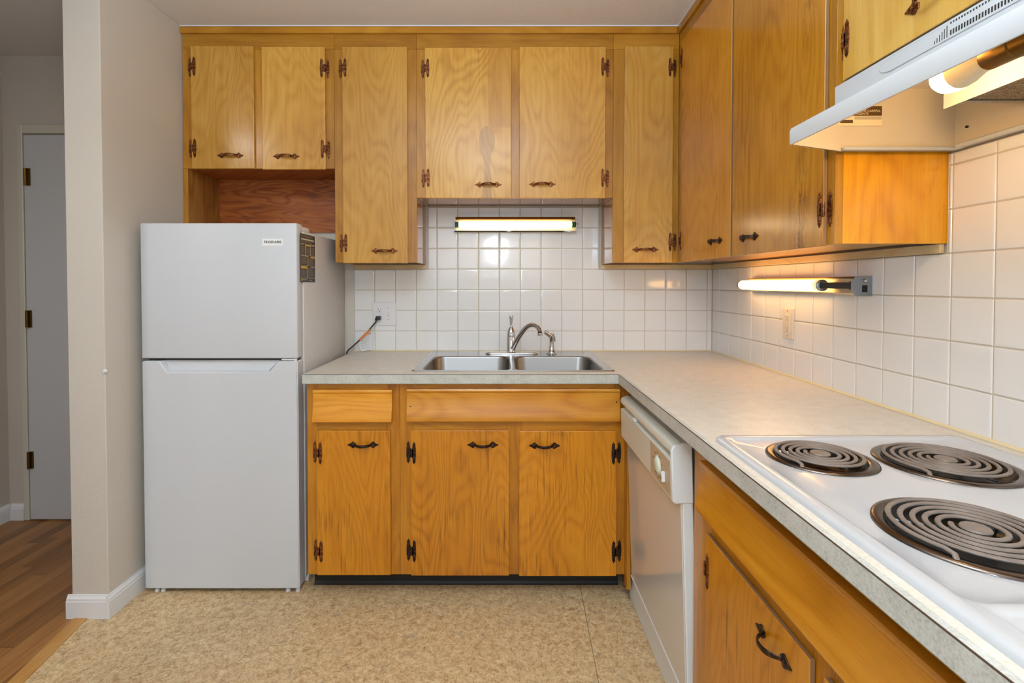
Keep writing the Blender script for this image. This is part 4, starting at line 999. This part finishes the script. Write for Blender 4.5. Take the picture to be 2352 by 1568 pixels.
bm = bmesh.new(); lathe(bm, [(.026, CXo - .0008), (.0255, CXo - .003), (.022, CXo - .0065), (.014, CXo - .0085), (.0, CXo - .009)], (0, ky, kz), 'x', 28); finish('dial', lean(bm), 'dw_knob', cp, True)
bm = bmesh.new(); lathe(bm, [(.029, CXo - .0009), (.0285, CXo - .002), (.026, CXo - .002)], (0, ky, kz), 'x', 28); finish('dial_ring', lean(bm), 'dw_panel', cp, True)
bm = bmesh.new()
for a_ in range(10):
    an = 2 * PI * a_ / 10 + .3; r_ = .037
    yy_, zz_ = ky + r_ * math.cos(an), kz + r_ * math.sin(an)
    box(bm, CXo - .0012, CXo - .0008, yy_ - .006, yy_ + .006, zz_ - .0012, zz_ + .0012)
finish('dial_markings', lean(bm), 'ink_b', cp)
bm = B(CXo - .010, CXo - .0008, DY0 + .060, DY0 + .066, kz - .026, kz + .004, .001); box(bm, CXo - .006, CXo - .0008, DY0 + .066, DY0 + .088, kz - .016, kz - .008, .001); finish('selector_lever', lean(bm), 'trimw', cp)
bm = bmesh.new(); prism(bm, [(CXo + .016, cz1 - .042), (CXo - .001, cz1 - .043), (CXo - .002, cz1 - .036), (CXo + .012, cz1 - .026)], 'y', DY1 - .205, DY1 - .18, .001); finish('door_latch', lean(bm), 'dw_w', cp)

# ------------------------------------------------------------------ range base cabinet
XB = .525
c = thing('base_cabinet', 'orange wood base cabinet with long scooped front panel under the cooktop', 'cabinet', (XB, -1.95, 0), 'orange wood base cabinets')
by = lambda u, v: at(u, v, 'x', XB - DP).y
RY1 = -1.300
def st_r(y0, y1, z0, z1, m='base_f'): finish('stile', B(XB, XB + FT, y0, y1, z0, z1, .0008), m, c)
d1a, d1b, d2a = by(1620, 1300), by(1859, 1540), by(1891, 1560)
dz1 = at(1620, 1222, 'x', XB - DP).z
az1, az0 = at(1606, 1056, 'x', XB - .018).z, at(1602, 1174, 'x', XB - .027).z
a_y = at(1604, 1110, 'x', XB - .020).y
st_r(d1a - .012, RY1, KB, BT - .001); st_r(d2a - .012, d1b + .012, KB, BT - .001)
for ya_, yb_r in ((-2.6, d2a - .0124), (d1b + .0124, d1a - .0124)):
    finish('rail', B(XB, XB + FT, ya_, yb_r, az1 - .012, BT - .001, .0008), 'base_fh', c)
    finish('rail', B(XB, XB + FT, ya_, yb_r, dz1 - .015, az0 + .02, .0008), 'base_fh', c)
finish('rail', B(XB, XB + FT, d1b + .0125, d1a - .0124, KB, KB + .03, .0008), 'base_fh', c)
finish('side_panel', B(XB + FT, 1.09, RY1 - .016, RY1, .0005, BT - .001), 'base_f', c)
finish('bottom_panel', B(XB + FT, 1.09, -2.6, RY1 - .0165, KB + .001, KB + .016), 'base_f', c)
finish('toe_kick', B(XB + .07, XB + .08, -2.6, RY1 - .017, .0005, KB), 'black', c)
cove_front(c, -2.6, a_y, az0, az1, XB - .0005, 'false_front', 'drawer_y', 'y') if 'drawer_y' in M else cove_front(c, -2.6, a_y, az0, az1, XB - .0005, 'false_front', 'drawer', 'y')
d = slab_right(c, d1b, d1a, KB - .004, dz1, XB, 'base')
p = at(1624, 1310, 'x', XB - DP); put_hinge(d, (XB - DP, d1a, p.z), -1, 'copper', RZ); put_hinge(d, (XB - DP, d1a, KB + .09), -1, 'copper', RZ)
p = at(1776, 1482, 'x', XB - DP); put_handle(d, (XB - DP, p.y, p.z), 'iron', RZ)
d = slab_right(c, d2a - .45, d2a, KB - .004, dz1, XB, 'base')
put_handle(d, (XB - DP, d2a - .12, p.z), 'iron', RZ)

# ------------------------------------------------------------------ cooktop
c = thing('cooktop', 'white electric cooktop with coil burners set into the right counter', 'cooktop', ((KX0 + KX1) / 2, (KY0 + KY1) / 2, CT))
KZ = CT + .0045
burn = [  # centre, ring radius, turns and radius of the coil
    (.6454, -1.6482, .0995, 4.2, .082), (.8705, -1.681, .1195, 5.2, .100), (.6663, -1.9603, .1205, 5.2, .101)]
bc = []
for u, v, R_, tn, rc in burn:
    bc.append((u, v, R_, tn, rc))
basin_y = -2.118
bm = bmesh.new()
O0 = loopv(bm, rrect(KX0, KX1, KY0, KY1, .026), CT + .0002); O1 = loopv(bm, rrect(KX0 + .001, KX1 - .001, KY0 + .001, KY1 - .001, .026), CT + .006)
O2 = loopv(bm, rrect(KX0 + .005, KX1 - .005, KY0 + .005, KY1 - .005, .024), CT + .0098); O3 = loopv(bm, rrect(KX0 + .013, KX1 - .013, KY0 + .013, KY1 - .013, .02), CT + .0102)
for a, b in ((O0, O1), (O1, O2), (O2, O3)): loft(bm, a, b)
I1 = [loopv(bm, rrect(KX0 + .024 + i, KX1 - .024 - i, basin_y + i, KY1 - .024 - i, .022), z_) for i, z_ in ((0, CT + .0102), (.003, CT + .008), (.010, KZ))]
I2 = [loopv(bm, rrect(KX0 + .035 + i, KX1 - .035 - i, KY0 + .03 + i, basin_y - .016 - i, .012), z_) for i, z_ in ((0, CT + .0102), (.003, CT + .0085), (.006, CT + .0080))]
fill(bm, [O3, I1[0], I2[0]])
for I in (I1, I2):
    loft(bm, I[0], I[1]); loft(bm, I[1], I[2])
bm.faces.new(I2[2])
holes = [loopv(bm, circ(x_, y_, R_ - .012), KZ) for x_, y_, R_, _, _ in bc]
x4, y4 = bc[1][0] + .012, bc[2][1] - .03
fill(bm, [I1[2]] + holes)
finish('top', bm, 'enamel', c, True, angle=40)
for x_, y_, R_, tn, rc in bc:
    bm = bmesh.new(); lathe(bm, [(R_ - .006, KZ + .0006), (R_, KZ + .0008), (R_ - .001, KZ + .003), (R_ - .004, KZ + .0042), (R_ - .016, KZ + .0046), (R_ - .0185, KZ + .003)], (x_, y_, 0), 'z', 56); pn = finish('drip_ring', bm, 'pan', c, True, angle=50)
    bm = bmesh.new(); lathe(bm, [(R_ - .0186, KZ + .003), (R_ - .022, KZ - .004), (R_ - .034, KZ - .018), (R_ - .060, KZ - .026), (.02, KZ - .027), (0, KZ - .027)], (x_, y_, 0), 'z', 48); finish('drip_bowl', bm, 'pan_in', pn, True)
    pts = []; nseg = int(tn * 40); r0 = .026
    for k_ in range(nseg + 1):
        a = k_ / nseg; ang = 2 * PI * tn * a + 2.4; r_ = r0 + (rc - r0) * a
        pts.append((x_ + r_ * math.cos(ang), y_ + r_ * math.sin(ang), KZ + .0095))
    e = Vector(pts[-1]); f_ = Vector((e.x - x_, e.y - y_, 0)).normalized()
    pts += [tuple(e + f_ * .004 + Vector((-f_.y, f_.x, 0)) * .012 + Vector((0, 0, -.002))), tuple(e + f_ * .014 + Vector((-f_.y, f_.x, 0)) * .02 + Vector((0, 0, -.012)))]
    bm = bmesh.new(); tube(bm, pts, .0038, 10, True, .75, ref=(0, 0, 1)); co = finish('heating_coil', bm, 'coil', c, True)
    bm = bmesh.new(); lathe(bm, [(.017, KZ + .007), (.0185, KZ + .010), (.017, KZ + .0125), (0, KZ + .0128)], (x_, y_, 0), 'z', 28, True); finish('centre_cap', bm, 'coil', co, True)
    bm = bmesh.new()
    for q in range(3):
        a = 2 * PI * q / 3 + .6; d_ = Vector((math.cos(a), math.sin(a), 0)); b_ = Vector((x_, y_, KZ + .0035))
        tube(bm, [b_ + d_ * .012, b_ + d_ * (R_ - .024)], .0024, 6)
    finish('coil_support', bm, 'alum', co)

# ------------------------------------------------------------------ range hood
c = thing('range_hood', 'white range hood with lit bulb mounted under the right wall cabinet', 'range hood', (.9, -1.78, 1.60))
HB = 1.600; HY1, HY0 = YE - .014, -2.176
hf = .675
def hloop(bm, f, k1, k2, z, ins=0):
    P = [(RW - .001 - ins, HY1 - ins), (k1, HY1 - ins), (f + ins, HY1 - k2), (f + ins, HY0 + k2), (k1, HY0 + ins), (RW - .001 - ins, HY0 + ins)]
    return loopv(bm, P, z)
bm = bmesh.new()
outer = [hloop(bm, hf + .001, .832, .062, HB), hloop(bm, hf, .832, .061, HB + .005), hloop(bm, hf, .832, .061, HB + .031), hloop(bm, hf + .003, .832, .061, HB + .038), hloop(bm, hf + .010, .832, .06, HB + .042), hloop(bm, .820, .90, .0, HB + .106), hloop(bm, .820, .90, .0, HT)]
for a, b in zip(outer, outer[1:]): loft(bm, a, b)
bm.faces.new(outer[-1])
inner = [hloop(bm, hf + .003, .834, .062, HB, .002), hloop(bm, hf + .004, .836, .063, HB + .012, .003)]
loft(bm, outer[0], inner[0])
cn = finish('canopy', bm, 'hoodw', c, True, angle=35)
bm = bmesh.new()
inn = [hloop(bm, hf + .0035, .834, .062, HB + .0006, .0025), hloop(bm, hf + .006, .834, .063, HB + .034, .004), hloop(bm, .825, .90, .004, HB + .100, .006), hloop(bm, .826, .90, .006, HT - .006, .008)]
for a, b in zip(inn, inn[1:]): loft(bm, a, b)
bm.faces.new(inn[-1])
finish('inner_lining', bm, 'hood_in', c, True, angle=30)
bm = B(.834, RW - .008, HY1 - .016, HY1 - .0055, HB + .0003, HB + .009, .002); finish('side_flange', bm, 'hoodw', c)
bm = B(RW - .022, RW - .008, HY0 + .02, HY1 - .021, HB + .0004, HB + .012, .003); box(bm, RW - .020, RW - .012, HY1 - .036, HY1 - .022, HB - .001, HB + .003); finish('rear_flange', bm, 'hoodw', c)
# embossed boss and louvres on the upright front
bm = bmesh.new(); bY = at(2020, 165, 'x', .82).y
poly = [(bY - .012, HT - .003 - .028)]
zb1, zb2 = HT - .034, HT - .005
poly = [(-2.12, zb1), (bY - .03, zb1), (bY - .012, zb1 + .004), (bY, zb1 + .012), (bY - .008, zb2 - .006), (bY - .03, zb2), (-2.12, zb2)]
prism(bm, poly, 'x', .8198, .8183, .001); finish('embossed_panel', bm, 'hoodw', c)
bm = bmesh.new(); sy = at(2147, 85, 'x', .818).y
for i in range(6):
    y_ = sy - i * .0052; box(bm, .8178, .8186, y_ - .0006, y_ + .0006, HT - .030, HT - .024 + i * .0030)
for i in range(56):
    y_ = sy - .034 - i * .0055
    box(bm, .8178, .8186, y_ - .0013, y_ + .0013, HT - .029, HT - .020)
    box(bm, .8178, .8186, y_ - .0011, y_ + .0011, HT - .009, HT - .0055)
finish('vent_louvres', bm, 'slot', c)
# lamp
lx, lz = .80, 1.645
yt = -1.727
bm = bmesh.new(); lathe(bm, [(0, yt), (.012, yt - .003), (.021, yt - .009), (.0275, yt - .018), (.0295, yt - .029), (.0295, yt - .047)], (lx, 0, lz), 'y', 28); bl = finish('light_bulb', bm, 'bulb', c, True)
bm = bmesh.new(); lathe(bm, [(.0295, yt - .0472), (.0275, yt - .062), (.021, yt - .082), (.0175, yt - .098)], (lx, 0, lz), 'y', 28, True, True); finish('bulb_neck', bm, 'neck', bl, True)
bm = bmesh.new(); lathe(bm, [(.0185, yt - .0985), (.0195, yt - .100), (.0195, yt - .145), (.018, yt - .147), (.0205, yt - .150), (.0205, yt - .26)], (lx, 0, lz), 'y', 28, True, True); finish('lamp_socket', bm, 'brass', c, True)
finish('socket_bracket', B(lx - .02, lx + .02, yt - .264, yt - .2605, lz - .018, 1.70), 'hood_in', c)
# divider between the lamp and the filter
finish('lamp_divider', B(.925, .9275, HY0 + .03, -1.600, 1.640, HT - .007), 'hoodw', c)
fl = finish('grease_filter', B(.944, RW - .018, HY0 + .04, -1.622, 1.652, 1.660), 'mesh', c)
bm = bmesh.new()
box(bm, .929, .9435, HY0 + .03, -1.606, 1.650, 1.662); box(bm, RW - .0175, RW - .010, HY0 + .03, -1.606, 1.650, 1.662); box(bm, .944, RW - .018, -1.6215, -1.606, 1.650, 1.662)
finish('filter_frame', bm, 'alum', fl)
# warning label on the inner side
q1_ = at(2026, 243, 'y', HY1 - .0068); q0_ = at(1935, 287, 'y', HY1 - .0068)
yl_ = HY1 - .0066
lb = finish('warning_label', B(q0_.x - .01, q1_.x, yl_ - .0006, yl_, q0_.z - .002, q1_.z), 'label', c)
Lw, Lh = q1_.x - q0_.x, q1_.z - q0_.z
finish('dark_block', B(q0_.x - .004, q1_.x - .0006, yl_ - .0009, yl_ - .0006, q1_.z - Lh * .52, q1_.z - .0006), 'ink_b', lb)
finish('dark_patch', B(q0_.x - .006, q0_.x + Lw * .26, yl_ - .0009, yl_ - .0006, q0_.z + Lh * .10, q0_.z + Lh * .26), 'ink_b', lb)
for s_, fx__, fz__, sz_ in (('CAREFUL', .79, .27, .0078), ('AGENTS', .50, .42, .0078), ('USE', .53, .26, .0078)):
    text('label_lettering', s_, sz_, (q0_.x + Lw * fx__, yl_ - .0011, q1_.z - Lh * fz__), RX, 'label', c, .0001)
bm = bmesh.new()
for i in range(3): box(bm, q0_.x + Lw * .3, q1_.x - .002, yl_ - .0009, yl_ - .0006, q1_.z - Lh * (.60 + .05 * i), q1_.z - Lh * (.575 + .05 * i))
finish('label_small_print', bm, 'grey_print', lb)
p = at(2221, 291, 'x', RW - .008); bm = bmesh.new(); lathe(bm, [(.003, -.0015), (.0028, .002)], (RW - .0085, p.y, p.z), 'x', 12, True, True); finish('screw_hole', bm, 'slot', c)
